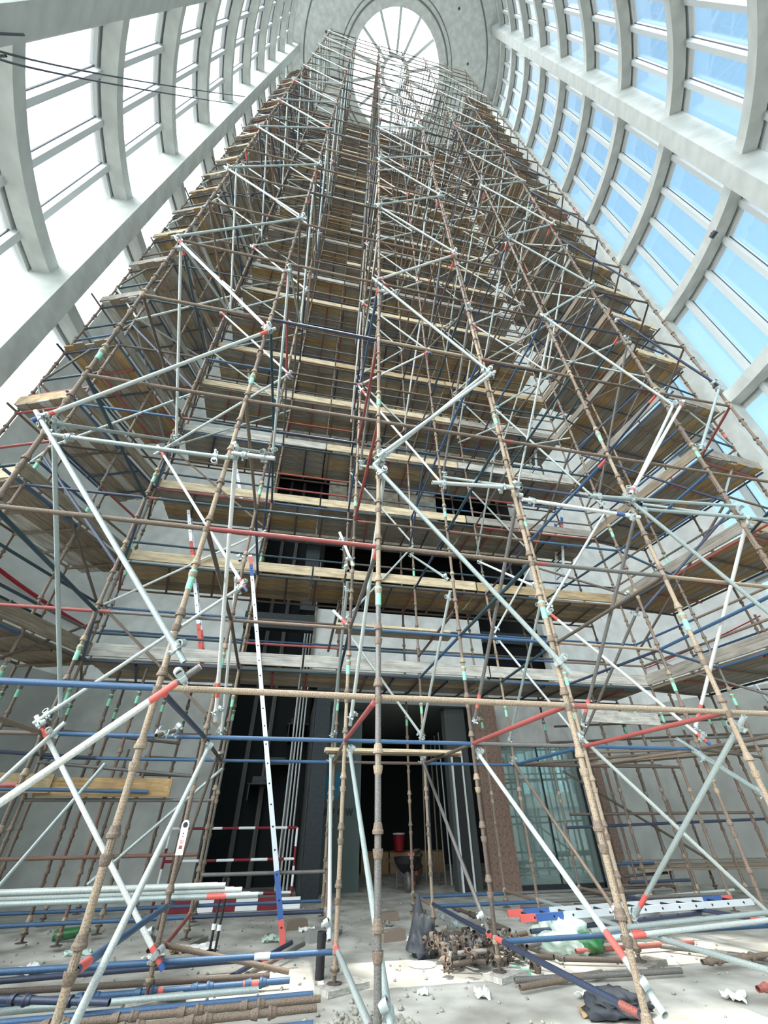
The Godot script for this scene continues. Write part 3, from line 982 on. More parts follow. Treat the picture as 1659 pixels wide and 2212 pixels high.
			for g in 2:
				tube("guard_rail", V(inn[0], h + 0.5 + 0.5 * g), V(out[0], h + 0.5 + 0.5 * g), pick(bluish), "%s end rail of the %s, %s" % [["lower", "upper"][g], wn, ln], "guard rails")
			for g in 5:
				var k := mini(g / 2, 1)
				var t := 0.5 * (g - 2 * k)
				tube("board_bearer", V((inn[k] as Vector2).lerp(inn[k + 1], t), h - 0.035), V((out[k] as Vector2).lerp(out[k + 1], t), h - 0.035), pick(["rust brown", "dark brown", "red", "navy blue"]), "cross tube under the %s boards, %s, %s from the near end" % [wn, ln, ORD[g]], "board bearers")
		build_deck(i, h, ln)
	# base ties
	for k in [0, 1, 3, 4]:
		var m: String = ["blue", "blue", "rust brown", "blue", "blue"][k]
		tube("scaffold_ledger", V(B[k], 0.27), V(B[k + 1], 0.27), m, "%s base ledger close to the floor, second row, bay %s from left" % [m, ORD[k]], "scaffold ledgers", "blade", [[0.9, 1.05, "paint white"]] if k == 1 else [])
	for k in 6:
		if k == 2:
			continue
		var m: String = ["blue", "navy blue", "", "blue", "steel grey", "steel grey"][k]
		tube("scaffold_ledger", V(C[k], 0.27), V(C[k + 1], 0.27), m, "%s base ledger close to the floor, third row, bay %s from left" % [m, ORD[k]], "scaffold ledgers", "blade")
		tube("scaffold_ledger", V(D[k], 0.24), V(D[k + 1], 0.24), ["blue", "blue", "", "blue", "steel grey", "dark brown"][k], "base ledger close to the floor, rear row, bay %s from left" % ORD[k], "scaffold ledgers")
	for k in [0, 1, 2, 3, 4, 5]:
		var m: String = ["navy blue", "oxide", "galvanised grey", "navy blue", "galvanised grey", "navy blue"][k]
		if k != 1:
			tube("scaffold_transom", V(A[k], 0.3), V(B[k], 0.3), m, "%s base transom on the floor, front upright %s from left" % [m, ORD[k]], "scaffold transoms", "blade", [[0.03, 0.22, "oxide"], [2.13, 2.3, "coral red"]])
		tube("scaffold_transom", V(B[k], 0.3), V(C[k], 0.3), m, "%s base transom between second and third rows, %s column from left" % [m, ORD[k]], "scaffold transoms", "blade", [[0.03, 0.2, "coral red"]])
		tube("scaffold_transom", V(C[k], 0.28), V(D[k], 0.28), "rust brown", "brown base transom on the floor between third and rear rows, column %s from left" % ORD[k], "scaffold transoms")
	tube("scaffold_ledger", V(LI[0], 1.67), V(B[0], 1.67), "red", "red ledger near the left curved wall, low", "scaffold ledgers")
	tube("scaffold_ledger", V(C[0], 1.62), V(C[1], 1.62), "steel grey", "grey ledger under the ochre boards at lower left", "scaffold ledgers")
	tube("scaffold_ledger", P(-4.6, 0.95, 8.2), P(-1.1, 0.95, 8.5), "red brown", "red brown ledger low along the left wall", "scaffold ledgers")
	tube("scaffold_ledger", P(-1.03, 0.72, 8.4), P(0.83, 0.72, 8.4), "steel grey", "dark grey ledger in front of the red and white barrier", "scaffold ledgers")
	tube("scaffold_ledger", P(4.28, 2.17, 8.4), P(9.6, 2.5, 7.6), "dark brown", "long brown tube crossing in front of the right wall", "scaffold ledgers")
	tube("scaffold_ledger", P(5.8, 1.2, 9.7), P(11.0, 1.35, 8.6), "navy blue", "navy tube in front of the right wall, low", "scaffold ledgers")
	tube("scaffold_ledger", P(5.8, 1.42, 9.5), P(9.0, 1.42, 8.2), "dark brown", "dark brown tube in front of the right wall, just above the navy one", "scaffold ledgers")
	var wall_ties := [[P(5.9, 2.75, 9.8), P(10.8, 2.95, 9.0), "dark brown"], [P(6.2, 3.12, 9.95), P(10.9, 3.3, 9.2), "dark brown"], [P(7.2, 2.6, 8.2), P(10.4, 2.72, 7.5), "steel grey"], [P(6.0, 2.42, 8.6), P(9.6, 2.5, 8.0), "rust brown"], [P(7.0, 3.3, 9.9), P(10.6, 3.45, 9.3), "red brown"], [P(5.9, 2.33, 9.9), P(8.8, 2.35, 9.9), "steel grey"], [P(6.6, 0.6, 9.9), P(7.8, 0.6, 9.9), "blue"]]
	for i in wall_ties.size():
		tube("scaffold_ledger", wall_ties[i][0], wall_ties[i][1], wall_ties[i][2], "%s level tube tying the short uprights by the right wall, %s one" % [wall_ties[i][2], ORD[i]], "scaffold ledgers")
	var left_ties := [[P(-4.6, 2.62, 8.4), P(-1.9, 2.5, 9.2), "dark brown"], [P(-2.6, 2.05, 9.6), P(-1.75, 2.05, 9.9), "dark brown"], [P(-2.6, 2.32, 9.6), P(-1.6, 2.32, 9.9), "red brown"], [P(-2.2, 2.75, 9.9), P(-1.5, 2.75, 9.9), "red brown"], [P(-4.4, 2.17, 7.6), P(-2.9, 2.17, 8.45), "navy blue"], [P(-3.75, 2.1, 8.3), P(-1.4, 1.95, 8.6), "steel grey"], [P(-5.6, 1.75, 7.7), P(-2.0, 1.72, 8.3), "blue"]]
	for i in left_ties.size():
		tube("scaffold_ledger", left_ties[i][0], left_ties[i][1], left_ties[i][2], "%s level tube tying the short uprights by the left wall, %s one" % [left_ties[i][2], ORD[i]], "scaffold ledgers")
	build_braces()


func build_deck(i: int, h: float, ln: String) -> void:
	var woods := ["wood yellow", "wood grey", "wood brown", "wood grey", "wood grey", "wood ochre", "wood brown", "wood grey"]
	if i == 2 or i == 12:
		woods = ["wood yellow", "wood ochre", "wood yellow", "wood brown"]
	if i == 1:
		woods = ["wood brown", "wood grey", "wood brown", "wood yellow"]
	var y := h + 0.05
	var cuts := [-3.72, 0.12, 4.05, 7.95]
	for c in 3:
		for k in 5:
			var q := 8.6 + 0.242 * k
			board(P(cuts[c] + rng.randf_range(0.0, 0.03), y, q), P(cuts[c + 1] - 0.03, y, q), Vector3(0, 0, 1), 0.228, 0.04, pick(woods), "deck board of the central deck, %s, %s from the front, %s third" % [ln, ORD[k], ["left", "middle", "right"][c]], "scaffold_board", "central deck boards")
		if c < 3 and (i < 3 or rng.randf() < 0.92):
			var tw: String = ["wood silver", "wood pale", "wood pale", "wood grey", "wood yellow"][rng.randi() % 5]
			if i == 1:
				tw = "wood silver"
			if i == 2:
				tw = ["wood pale", "wood pale", "wood yellow"][c]
			board(P(cuts[c] + 0.02, y + 0.145 + rng.randf_range(-0.01, 0.015), 8.43), P(cuts[c + 1] - 0.02, y + 0.145, 8.43), Vector3(0, 1, 0), 0.225, 0.038, tw, "toe board standing along the central deck edge, %s, %s third" % [ln, ["left", "middle", "right"][c]], "toe_board", "toe boards")
	for wg in 2:
		var near: Vector2 = [LI, RI][wg][0]
		var far: Vector2 = [LI, RI][wg][2]
		var e := (far - near).normalized()
		var o: Vector2 = Vector2(-e.y, e.x) if wg == 0 else Vector2(e.y, -e.x)
		var wn: String = ["left wing", "right wing"][wg]
		for k in [5, 7][wg]:
			var p0: Vector2 = near + o * (0.15 + 0.243 * k) - e * (0.06 + rng.randf_range(0.0, 0.09))
			var p1: Vector2 = far + o * (0.15 + 0.243 * k) + e * (0.35 if wg == 0 else 0.2)
			var pl := snappedf(p0.distance_to(p1), 0.05)
			board(V(p0, y), V(p0 + e * pl, y), Vector3(o.x, 0, -o.y) * (1.0 if wg == 1 else 1.0), 0.228, 0.04, pick(["wood grey", "wood brown", "wood grey", "wood ochre", "wood silver", "wood brown"] if wg == 0 else ["wood brown", "wood ochre", "wood grey", "wood brown", "wood grey"]), "deck board of the %s, %s, %s from the room side" % [wn, ln, ORD[k]], "scaffold_board", "%s deck boards" % wn)
		var t0: Vector2 = near - o * 0.03 - e * 0.2
		var t1: Vector2 = far - o * 0.03 + e * 0.05
		board(V(t0, y + 0.145), V(t0 + e * snappedf(t0.distance_to(t1), 0.05), y + 0.145), Vector3(0, 1, 0), 0.225, 0.038, pick(["wood grey", "wood silver", "wood brown"] if wg == 0 else ["wood grey", "wood yellow", "wood brown"]), "toe board along the room side of the %s, %s" % [wn, ln], "toe_board", "toe boards")
		if rng.randf() < 0.8:
			var f0: Vector2 = near - e * 0.1
			var f1: Vector2 = near - e * 0.1 + o * ([1.3, 1.8][wg] as float)
			board(V(f0, y + 0.145), V(f1, y + 0.145), Vector3(0, 1, 0), 0.225, 0.038, pick(["wood yellow", "wood pale", "wood grey"]), "toe board across the near end of the %s, %s" % [wn, ln], "toe_board", "toe boards")


func brace(a: Vector3, b: Vector3, m: String, label: String, ends := "clamp", bands := []) -> void:
	tube("diagonal_brace", a, b, m, label, "scaffold braces", ends, bands)


func stretch(a: Vector3, b: Vector3, by: float) -> Array:
	var d := (b - a).normalized() * by
	return [a - d, b + d]


func build_braces() -> void:
	# zigzag braces up the faces of the first two rows
	var ha := [0.3, 2.47, 4.78, 7.25, 9.6, 11.8, 13.7]
	var hb := [0.25, 2.3, 4.2, 6.7, 9.5, 11.55, 13.5]
	for j in range(7, 24):
		ha.append(ha[j - 1] + 2.05)
		hb.append(hb[j - 1] + 2.1)
	for r in 2:
		var row: Array = [A, B][r]
		var hs: Array = [ha, hb][r]
		for bay in [[0, 1], [2, 3], [4, 5]]:
			for j in range(0 if r == 1 else 1, 22):
				# even heights on the inner upright, odd on the other; on the second row the left bay runs the other way round
				var flip: bool = r == 1 and (bay[0] == 0 or (bay[0] == 4 and j == 0))
				var lo: Vector2 = row[bay[1]] if (j % 2 == 1) != flip else row[bay[0]]
				var hi: Vector2 = row[bay[0]] if (j % 2 == 1) != flip else row[bay[1]]
				if r == 1 and bay[0] == 2 and j < 3:
					continue
				if hs[j + 1] > TOP - 1.0:
					continue
				var q := Vector2(0, -0.07)
				var ab := stretch(V(lo + q, hs[j] + (0.1 if j % 2 == 0 else 0.06)), V(hi + q, hs[j + 1] - 0.08), rng.randf_range(0.1, 0.24))
				var m: String = pick(["galvanised grey", "galvanised grey", "pale grey"]) if r == 0 else pick(["pale grey", "white", "galvanised grey"])
				var bands := []
				if r == 0 and bay[0] == 0 and j == 3:
					m = "white"
				if (m == "white") or rng.randf() < 0.15:
					bands = [[0.06, 0.22, "coral red"], [0.0, 0.06, "paint blue"], [ab[0].distance_to(ab[1]) - 0.3, ab[0].distance_to(ab[1]) - 0.14, "coral red"]]
				brace(ab[0], ab[1], m, "%s zigzag brace, %s, %s bay, %s from the floor" % [m, ["front row", "second row"][r], {0: "left", 2: "middle", 4: "right"}[bay[0]], ORD[j]], "clamp" if j < 8 else "", bands)
	for j in 20:        # the last front bay leans with the right wing
		var up := j % 2 == 0
		if rng.randf() < 0.6:
			brace(V(A[5 if up else 6] - Vector2(0, 0.07), 1.9 + 2.1 * j), V(A[6 if up else 5] - Vector2(0, 0.07), 4.0 + 2.1 * j), pick(["galvanised grey", "pale grey", "navy blue"]), "zigzag brace in the last front bay at right, %s from the floor" % ORD[j], "clamp" if j < 4 else "")
	# zigzag braces running from the front to the second row, and on to the third
	for k in 6:
		for j in 20:
			var h0: float = 0.35 if j == 0 else (2.4 + 2.35 * (j - 1))
			var h1: float = 2.1 if j == 0 else (2.4 + 2.35 * j)
			var at_a := (j % 2 == 1) != (k == 4 and j == 0)
			var lo: Vector2 = B[k] if at_a else A[k]
			var hi: Vector2 = A[k] if at_a else B[k]
			if j == 0 and (k == 0 or k == 5):
				continue
			var x := Vector2(0.07, 0)
			var m := pick(["galvanised grey", "pale grey", "galvanised grey", "steel grey", "galvanised grey", "pale grey", "navy blue"])
			if j == 0:
				m = ["", "pale grey", "galvanised grey", "pale grey", "galvanised grey", ""][k]
			if j == 1:
				m = ["galvanised grey", "white", "pale grey", "steel grey", "steel grey", "white"][k]
			var ab := stretch(V(lo + x, h0 + 0.05), V(hi + x, h1 - 0.05), 0.12)
			var bands := [[0.34, 0.54, "coral red"]] if (j < 2 and k > 2) or (j == 1 and k == 1) else []
			brace(ab[0], ab[1], m, "%s brace leaning between front and second rows, %s column, %s up" % [m, ORD[k], ORD[j]], "clamp" if j < 5 else "", bands)
	for k in [1, 2, 3, 4, 5]:
		for j in 20:
			if (j > 2 and rng.randf() < 0.12) or (k == 5 and j == 0):
				continue
			var up := j % 2 == 0
			var x := Vector2(-0.07, 0)
			var h0 := 0.35 + 2.15 * j
			var m := pick(["galvanised grey", "pale grey", "steel grey", "dark brown", "white", "navy blue", "rust brown"])
			if j == 1:
				m = ["", "white", "galvanised grey", "pale grey", "galvanised grey", "steel grey"][k]
			brace(V((B[k] if up else C[k]) + x, h0), V((C[k] if up else B[k]) + x, h0 + 1.95), m, "%s brace leaning between second and third rows, %s column, %s up" % [m, ORD[k], ORD[j]], "clamp" if j < 3 else "")
	for bay in [[2, 3], [4, 5], [0, 1]]:
		for j in range(1, 20):
			var up := j % 2 == 0
			brace(V(C[bay[0 if up else 1]] - Vector2(0, 0.08), 0.4 + 2.15 * j), V(C[bay[1 if up else 0]] - Vector2(0, 0.08), 2.5 + 2.15 * j), pick(["pale grey", "white", "galvanised grey", "rust brown"]), "zigzag brace along the deck edge, %s bay, %s from the floor" % [{0: "left", 2: "middle", 4: "right"}[bay[0]], ORD[j]], "clamp" if j < 3 else "")
	for wg in 2:
		var inn: Array = [LI, RI][wg]
		var out: Array = [LO, RO][wg]
		var wn: String = ["left wing", "right wing"][wg]
		for j in 21:
			var up := j % 2 == 0
			brace(V(inn[0] if up else out[0], 2.4 + 2.1 * j), V(out[0] if up else inn[0], 4.3 + 2.1 * j), pick(["galvanised grey", "pale grey", "steel grey"]), "zigzag brace across the near end of the %s, %s up" % [wn, ORD[j]], "")
			brace(V(inn[0] if up else inn[2], 2.4 + 2.1 * j), V(inn[2] if up else inn[0], 4.4 + 2.1 * j), pick(["galvanised grey", "steel grey", "dark brown", "pale grey"]), "brace along the room side of the %s, %s up" % [wn, ORD[j]], "")
			if j > 0:
				brace(V(inn[0] if up else B[0 if wg == 0 else 5], 2.3 + 2.1 * j), V(B[0 if wg == 0 else 5] if up else inn[0], 4.2 + 2.1 * j), pick(["galvanised grey", "pale grey", "navy blue"]), "brace from the second row to the %s, %s up" % [wn, ORD[j]], "")
	# odd tubes that stand out
	brace(P(-3.05, 0.15, 3.42), P(-0.72, 2.29, 3.46), "white", "scratched white tube with red and blue painted end, crossing lower left", "clamp", [[2.78, 2.98, "coral red"], [2.98, 3.16, "steel grey"]])
	brace(P(-0.98, 4.64, 3.57), P(-0.5, 4.58, 3.5), "pale grey", "short grey stub tube clamped to the second front upright")
	brace(P(-2.75, 4.56, 3.57), P(-1.0, 4.56, 3.57), "galvanised grey", "level grey tube in the left front bay under the big brace")
	brace(P(1.35, 4.6, 3.57), P(2.42, 4.69, 3.57), "pale grey", "short pale level tube clamped to the fourth front upright")
	brace(P(2.5, 4.5, 3.55), P(4.15, 4.47, 3.57), "white", "white level tube between fourth and fifth front uprights", "clamp", [[1.3, 1.42, "paint blue"]])
	brace(P(3.5, 4.72, 3.56), P(6.05, 4.93, 3.57), "galvanised grey", "level grey tube right of the fifth front upright, upper of the pair")
	brace(P(4.2, 4.66, 3.62), P(7.5, 4.85, 3.62), "galvanised grey", "level grey tube right of the fifth front upright, lower of the pair")
	brace(P(4.1, 4.8, 3.5), P(6.2, 7.27, 3.52), "white", "white tube with red and blue end, rising right above the grey pair", "clamp", [[0.06, 0.2, "coral red"], [3.0, 3.14, "coral red"]])
	brace(P(0.66, 4.82, 3.5), P(2.58, 7.1, 3.5), "pale grey", "thick pale tube rising right across the middle of the front", "clamp")
	brace(P(-2.5, 2.02, 7.5), P(-3.5, 0.2, 7.5), "galvanised grey", "thin grey brace sloping down left in front of the left wall, below the ochre board", "")
	brace(P(-1.0, 2.05, 8.4), P(-2.5, 0.65, 8.4), "galvanised grey", "thin grey brace sloping down left behind the leaning pale tube", "")
	brace(P(-2.54, 2.27, 5.9), P(-3.4, 0.96, 5.9), "pale grey", "pale short brace end with no paint at far left, second row")
	brace(P(6.1, 2.2, 9.8), P(8.9, 0.5, 9.3), "dark brown", "thin dark brace sloping down right in front of the right wall", "")
	brace(P(5.9, 2.13, 5.95), P(6.9, 1.55, 5.95), "galvanised grey", "pale short brace at the right edge, second row")
	brace(P(5.75, 2.3, 6.0), P(7.9, 1.0, 6.0), "galvanised grey", "grey brace running down to the right edge behind the blue ledger", "")
	brace(P(0.45, 3.9, 5.95), P(0.67, 3.68, 5.9), "pale grey", "short stub with red tip near the white panel", "", [[0.2, 0.3, "coral red"]])
	brace(P(0.47, 5.35, 5.97), P(0.73, 4.7, 5.95), "white", "short white stub left of the centre upright", "clamp")
	brace(P(-1.28, 2.25, 6.0), P(-1.42, 2.1, 5.5), "rust brown", "open ended stub pointing at the viewer by the blue ledger", "clamp")
	# two plank walkways in the middle bay
	for c in [[2.215, 7.3, "low"], [4.16, 7.2, "upper"]]:
		for k in 2:
			board(P(0.58 + 0.06 * k, c[0], c[1] + 0.24 * k), P(2.75 + 0.1 * k, c[0], c[1] + 0.24 * k), Vector3(0, 0, 1), 0.225, 0.042, ["wood pale", "wood brown"][k], "loose plank laid across the middle bay, %s walkway, %s one" % [c[2], ["front", "rear"][k]], "scaffold_board", "loose planks")
	tube("scaffold_ledger", P(0.55, 4.1, 6.03), P(0.6, 4.1, 8.45), "dark brown", "brown tube under the left end of the upper loose planks", "scaffold ledgers")
	tube("scaffold_ledger", P(2.45, 4.1, 6.03), P(2.5, 4.1, 8.45), "dark brown", "brown tube under the right end of the upper loose planks", "scaffold ledgers")
	board(P(-3.6, 1.78, 8.3), P(-1.72, 1.78, 8.36), Vector3(0, 1, 0), 0.24, 0.04, "wood ochre", "ochre board on edge at lower left in front of the white wall", "toe_board", "")
	board(P(-5.0, 1.82, 7.9), P(-3.4, 1.82, 8.26), Vector3(0, 1, 0), 0.24, 0.04, "wood yellow", "yellow board on edge at far lower left", "toe_board", "")
	for k in 3:
		board(P(6.1, 2.24, 8.62 + 0.24 * k), P(9.9, 2.5, 8.3 + 0.24 * k), Vector3(0, 0, 1), 0.228, 0.04, "wood brown", "brown plank of the low platform by the right wall, %s one" % ORD[k], "scaffold_board", "low platform planks")
	board(P(5.9, 3.05, 8.3), P(7.6, 3.0, 8.2), Vector3(0, 1, 0), 0.225, 0.04, "wood silver", "pale short board on edge right of the dark opening", "toe_board", "")


func build_ladders() -> void:
	var br := [[0.0, 0.28, "coral red"], [0.28, 0.8, "paint blue"]]
	ladder(P(0.26, 0.0, 7.93), P(-1.25, 5.95, 8.1), Vector3(0.0, 0, -1), 0.36, "tall aluminium ladder leaning left in the middle, red and blue foot", br + [[5.9, 6.1, "coral red"], [5.62, 5.9, "paint blue"]])
	ladder(P(-1.78, 3.75, 8.7), P(-3.05, 7.5, 8.9), Vector3(0, 0, -1), 0.36, "aluminium ladder with red ends rising from first to third deck at left", [[0.0, 0.1, "coral red"], [0.3, 0.9, "coral red"], [2.6, 3.0, "coral red"]])
	ladder(P(-1.8, 7.75, 9.0), P(-2.5, 9.95, 9.1), Vector3(0, 0, -1), 0.36, "aluminium ladder with blue ends on the third deck at left", [[0.0, 0.35, "paint blue"], [1.9, 2.25, "paint blue"]])
	ladder(P(6.65, 5.75, 8.9), P(7.5, 8.95, 8.9), Vector3(0, 0, -1), 0.36, "aluminium ladder on the second deck at right", [[2.6, 2.8, "coral red"], [2.8, 3.1, "paint blue"]])
	ladder(P(6.9, 9.75, 8.9), P(7.75, 14.0, 8.9), Vector3(0, 0, -1), 0.36, "long aluminium ladder rising through the fourth deck at right", [[0.0, 0.25, "paint blue"]])
	ladder(P(-2.3, 11.75, 9.0), P(-2.9, 14.2, 9.1), Vector3(0, 0, -1), 0.36, "aluminium ladder on the fifth deck at left", [[0.0, 0.3, "paint blue"]])
	ladder(P(10.3, 2.6, 7.7), P(10.0, 4.3, 7.9), Vector3(0.94, 0, 0.3), 0.34, "short aluminium ladder by the right wall under the lowest right deck", [])
	# two ladders lying on their side on the floor at right
	ladder(P(3.16, 0.33, 6.8), P(6.9, 0.36, 6.95), Vector3(0, 0, -1), 0.36, "aluminium ladder lying level on tubes at right, red and blue left end", [[0.0, 0.22, "coral red"], [0.22, 0.62, "paint blue"], [3.2, 3.55, "paint blue", 1.0], [3.55, 3.74, "coral red", 1.0]])


func loose(a: Vector3, b: Vector3, m: String, label: String, group := "loose tubes on the floor", bands := [], cups := false) -> void:
	var o := thing("loose_tube", label, "tube", a, group)
	var d := (b - a).normalized()
	var l := a.distance_to(b)
	put("tube", unit_tube_fine, M[m], o, along(Vector3.ZERO, b - a))
	for bd in bands:
		put("painted_band", unit_band, M[bd[2]], o, along(d * bd[0], d * bd[1]))
	if cups:
		var y := 0.12
		while y < l - 0.2:
			put("locking_cup", cup_mesh, M[m], o, stick(d * y, d * (y + 1.0), y))
			y += 0.5


func build_floor_things() -> void:
	# sole boards under the uprights
	for c in [[2, 1, "wood silver"], [1, 1, "wood grey"], [3, 1, "wood silver"], [4, 1, "wood grey"], [2, 0, "wood grey"], [3, 0, "wood grey"], [4, 0, "wood grey"], [1, 0, "wood grey"], [3, 2, "wood silver"], [2, 2, "wood grey"], [4, 2, "wood grey"], [3, 3, "wood brown"], [1, 2, "wood grey"]]:
		var p: Vector2 = [A, B, C, D][c[1]][c[0]]
		var o := thing("sole_board", "sole board under the %s upright from the left, %s" % [ORD[c[0]], ["front row", "second row", "third row", "rear row"][c[1]]], "board", V(p, 0.0), "sole boards")
		put("plank", boxes([[Vector3(0.08, 0.025, 0.0), Vector3(0.5, 0.045, 0.24), Basis(Vector3.UP, 0.5 if c[1] == 1 else 1.2)]]), M[c[2]], o)
		if c[0] == 3 and c[1] == 1:
			put("painted_end", boxes([[Vector3(0.08, 0.025, 0.0) + Basis(Vector3.UP, 0.5) * Vector3(0.235, 0, 0), Vector3(0.04, 0.048, 0.243), Basis(Vector3.UP, 0.5)]]), M["mint green"], o)
	# tubes heaped in the left foreground
	var heap := [
		[P(-3.6, 0.06, 6.75), P(0.42, 0.1, 6.95), "navy blue", [[3.6, 3.85, "coral red"]], false, "navy tube with red ring at its right end, rearmost of the heap"],
		[P(-3.6, 0.07, 6.45), P(0.1, 0.07, 6.35), "dark brown", [], false, "dark tube of the left heap, second from the rear"],
		[P(-3.2, 0.05, 6.1), P(0.3, 0.06, 6.2), "blue", [[3.05, 3.2, "coral red"], [2.2, 2.32, "coral red"]], true, "blue upright lying in the left heap with orange red bands"],
		[P(-3.0, 0.06, 5.85), P(0.0, 0.06, 5.98), "galvanised grey", [], false, "grey tube of the left heap, in the middle"],
		[P(-2.8, 0.05, 5.6), P(0.5, 0.06, 5.72), "blue", [[0.5, 0.6, "paint white"]], false, "pale blue tube of the left heap, in front of the grey one"],
		[P(-2.7, 0.06, 5.4), P(0.55, 0.08, 5.5), "rust brown", [], true, "rusty upright lying in the left heap, rear one of two"],
		[P(-2.6, 0.06, 5.15), P(0.5, 0.08, 5.28), "rust brown", [], true, "rusty upright lying in the left heap, front one of two"],
		[P(-2.4, 0.05, 4.92), P(0.45, 0.06, 5.0), "blue", [], false, "faded blue tube at the front of the left heap"],
		[P(-2.6, 0.15, 5.95), P(-1.2, 0.14, 5.55), "navy blue", [[0.2, 0.4, "coral red"]], true, "dark upright with a broad red band at far left of the heap"],
		[P(-2.3, 0.05, 4.65), P(0.3, 0.05, 4.72), "rust brown", [], true, "rusty upright at the very front left"],
		[P(-1.1, 0.32, 6.55), P(0.3, 0.06, 6.5), "rust brown", [], false, "brown and navy tube sloping down to the heap behind the blue base tube"],
		[P(-0.3, 0.05, 6.5), P(0.35, 0.1, 7.6), "navy blue", [], false, "dark tube lying front to back behind the heap, left one"],
		[P(-0.15, 0.05, 6.5), P(0.5, 0.1, 7.5), "steel grey", [], false, "grey tube lying front to back behind the heap, right one"],
	]
	for t in heap:
		loose(t[0], t[1], t[2], t[5], "tubes heaped in the left foreground", t[3], t[4])
	# bright tubes stored on the base ties at left: a bundle of four
	for k in 6:
		loose(P(-4.6, 0.7 + 0.0425 * (k / 2), 6.2 + 0.049 * (k % 2) + 0.0245 * (k / 2 % 2)), P(-0.12 - 0.09 * k, 0.7 + 0.0425 * (k / 2), 6.25 + 0.049 * (k % 2) + 0.0245 * (k / 2 % 2)), "pale grey" if k % 3 else "galvanised grey", "pale level tube of the bundle in front of the left wall, %s one" % ORD[k], "bundle of pale tubes at left", [[3.95 - 0.1 * k, 4.15 - 0.1 * k, "coral red"]] if k < 2 else [])
	for k in [0, 1]:
		tube("scaffold_transom", P(A[k].x, 0.66, 3.7), P(B[k].x, 0.66, 6.4), "blue", "faded blue low transom carrying the pale tube bundle, %s from left" % ORD[k], "scaffold transoms", "", [[0.03, 0.2, "coral red"]])
	flush_late()
	# tubes on the right
	var right := [
		[P(3.45, 0.36, 5.72), P(7.2, 0.42, 6.0), "galvanised grey", [], "grey tube laid level over the base ties at right, rear of the pair"],
		[P(3.52, 0.34, 5.5), P(7.0, 0.4, 5.75), "pale grey", [[0.28, 0.45, "coral red"]], "pale tube laid level over the base ties at right, front of the pair"],
		[P(2.45, 0.05, 5.5), P(3.5, 0.05, 5.75), "rust brown", [], "rusty tube near the green ended sole board, front one"],
		[P(2.5, 0.05, 5.72), P(4.35, 0.05, 5.62), "steel grey", [], "grey blue tube near the green ended sole board, rear one"],
		[P(3.35, 0.05, 6.35), P(4.2, 0.05, 6.05), "dark brown", [], "dark tube on the sunlit floor right of the scrap heap"],
		[P(4.9, 0.05, 6.6), P(6.4, 0.05, 4.9), "steel grey", [], "long grey tube lying aslant at right"],
		[P(3.7, 0.06, 6.55), P(5.4, 0.06, 6.6), "oxide", [], "red oxide tube under the pale pair at right"],
		[P(3.3, 0.2, 6.85), P(6.0, 0.26, 7.0), "navy blue", [], "navy tube lying level just under the ladder"],
		[P(3.6, 0.05, 7.3), P(5.2, 0.05, 7.1), "rust brown", [], "rusty tube under the lying ladder"],
		[P(2.75, 0.1, 9.0), P(2.95, 0.06, 6.4), "galvanised grey", [], "grey tube lying front to back along the scrap heap"],
		[P(3.0, 0.06, 8.0), P(3.4, 0.05, 6.3), "steel grey", [], "dark grey tube lying front to back, right of the scrap heap"],
		[P(3.1, 0.15, 9.3), P(3.35, 0.1, 7.6), "dark brown", [], "dark tube with cups lying front to back behind the scrap heap"],
		[P(7.0, 0.16, 9.3), P(9.0, 0.2, 9.4), "pale grey", [], "pale tube lying by the right wall, lower of two"],
		[P(6.9, 0.1, 9.8), P(7.5, 0.26, 9.45), "pale grey", [], "short pale tube lying by the right wall, upper of two"],
		[P(4.5, 0.07, 9.6), P(6.6, 0.07, 9.2), "steel grey", [], "grey tube at the foot of the glass partition"],
		[P(4.7, 0.08, 5.7), P(6.4, 0.08, 5.85), "rust brown", [], "rusty upright lying at right edge, rear one"],
		[P(4.4, 0.1, 4.75), P(5.6, 0.1, 4.95), "oxide", [], "red ended upright lying at right edge, front one"],
	]
	for i in right.size():
		var t: Array = right[i]
		loose(t[0], t[1], t[2], t[4], "loose tubes on the floor at right", t[3], i in [11, 15, 16, 9])
	# heap of short tubes and couplers around the fourth second-row upright
	for k in 26:
		var a := P(2.05 + 0.041 * k, 0.04 + rng.randf() * 0.13, rng.randf_range(6.2, 7.7))
		var ang := rng.randf_range(-0.5, 0.5) + (1.3 if rng.randf() < 0.4 else 0.0)
		var l := rng.randf_range(0.22, 0.5)
		loose(a, a + Vector3(cos(ang) * l, rng.randf_range(-0.02, 0.05), sin(ang) * l), pick(["rust brown", "dark brown", "steel grey", "dark brown"]), "short rusty tube offcut in the scrap heap, %s from the passage side" % ORD[k], "tube offcuts in the scrap heap")
	for k in 46:
		var c := put("loose_coupler", clamp_mesh, M[pick(["dark brown", "rust brown", "steel grey", "dark brown"])], null, Transform3D(Basis.from_euler(Vector3(rng.randf() * TAU, rng.randf() * TAU, rng.randf() * TAU)), P(rng.randf_range(1.95, 2.95), 0.04 + rng.randf() * 0.16, rng.randf_range(6.1, 7.0))))
		lab(c, "rusty scaffold coupler lying in the scrap heap beside the passage", "coupler", "loose couplers in the scrap heap")
	# heap by the right wall
	for k in 8:
		var a := P(5.6 + 0.19 * k, 0.06 + 0.05 * k, rng.randf_range(9.2, 10.4))
		loose(a, a + Vector3(rng.randf_range(0.9, 1.6), 0.02, rng.randf_range(-0.4, 0.4)), pick(["dark brown", "rust brown", "steel grey", "navy blue"]), "dark tube in the heap by the right wall, %s from the left" % ORD[k], "tube heap by the right wall")
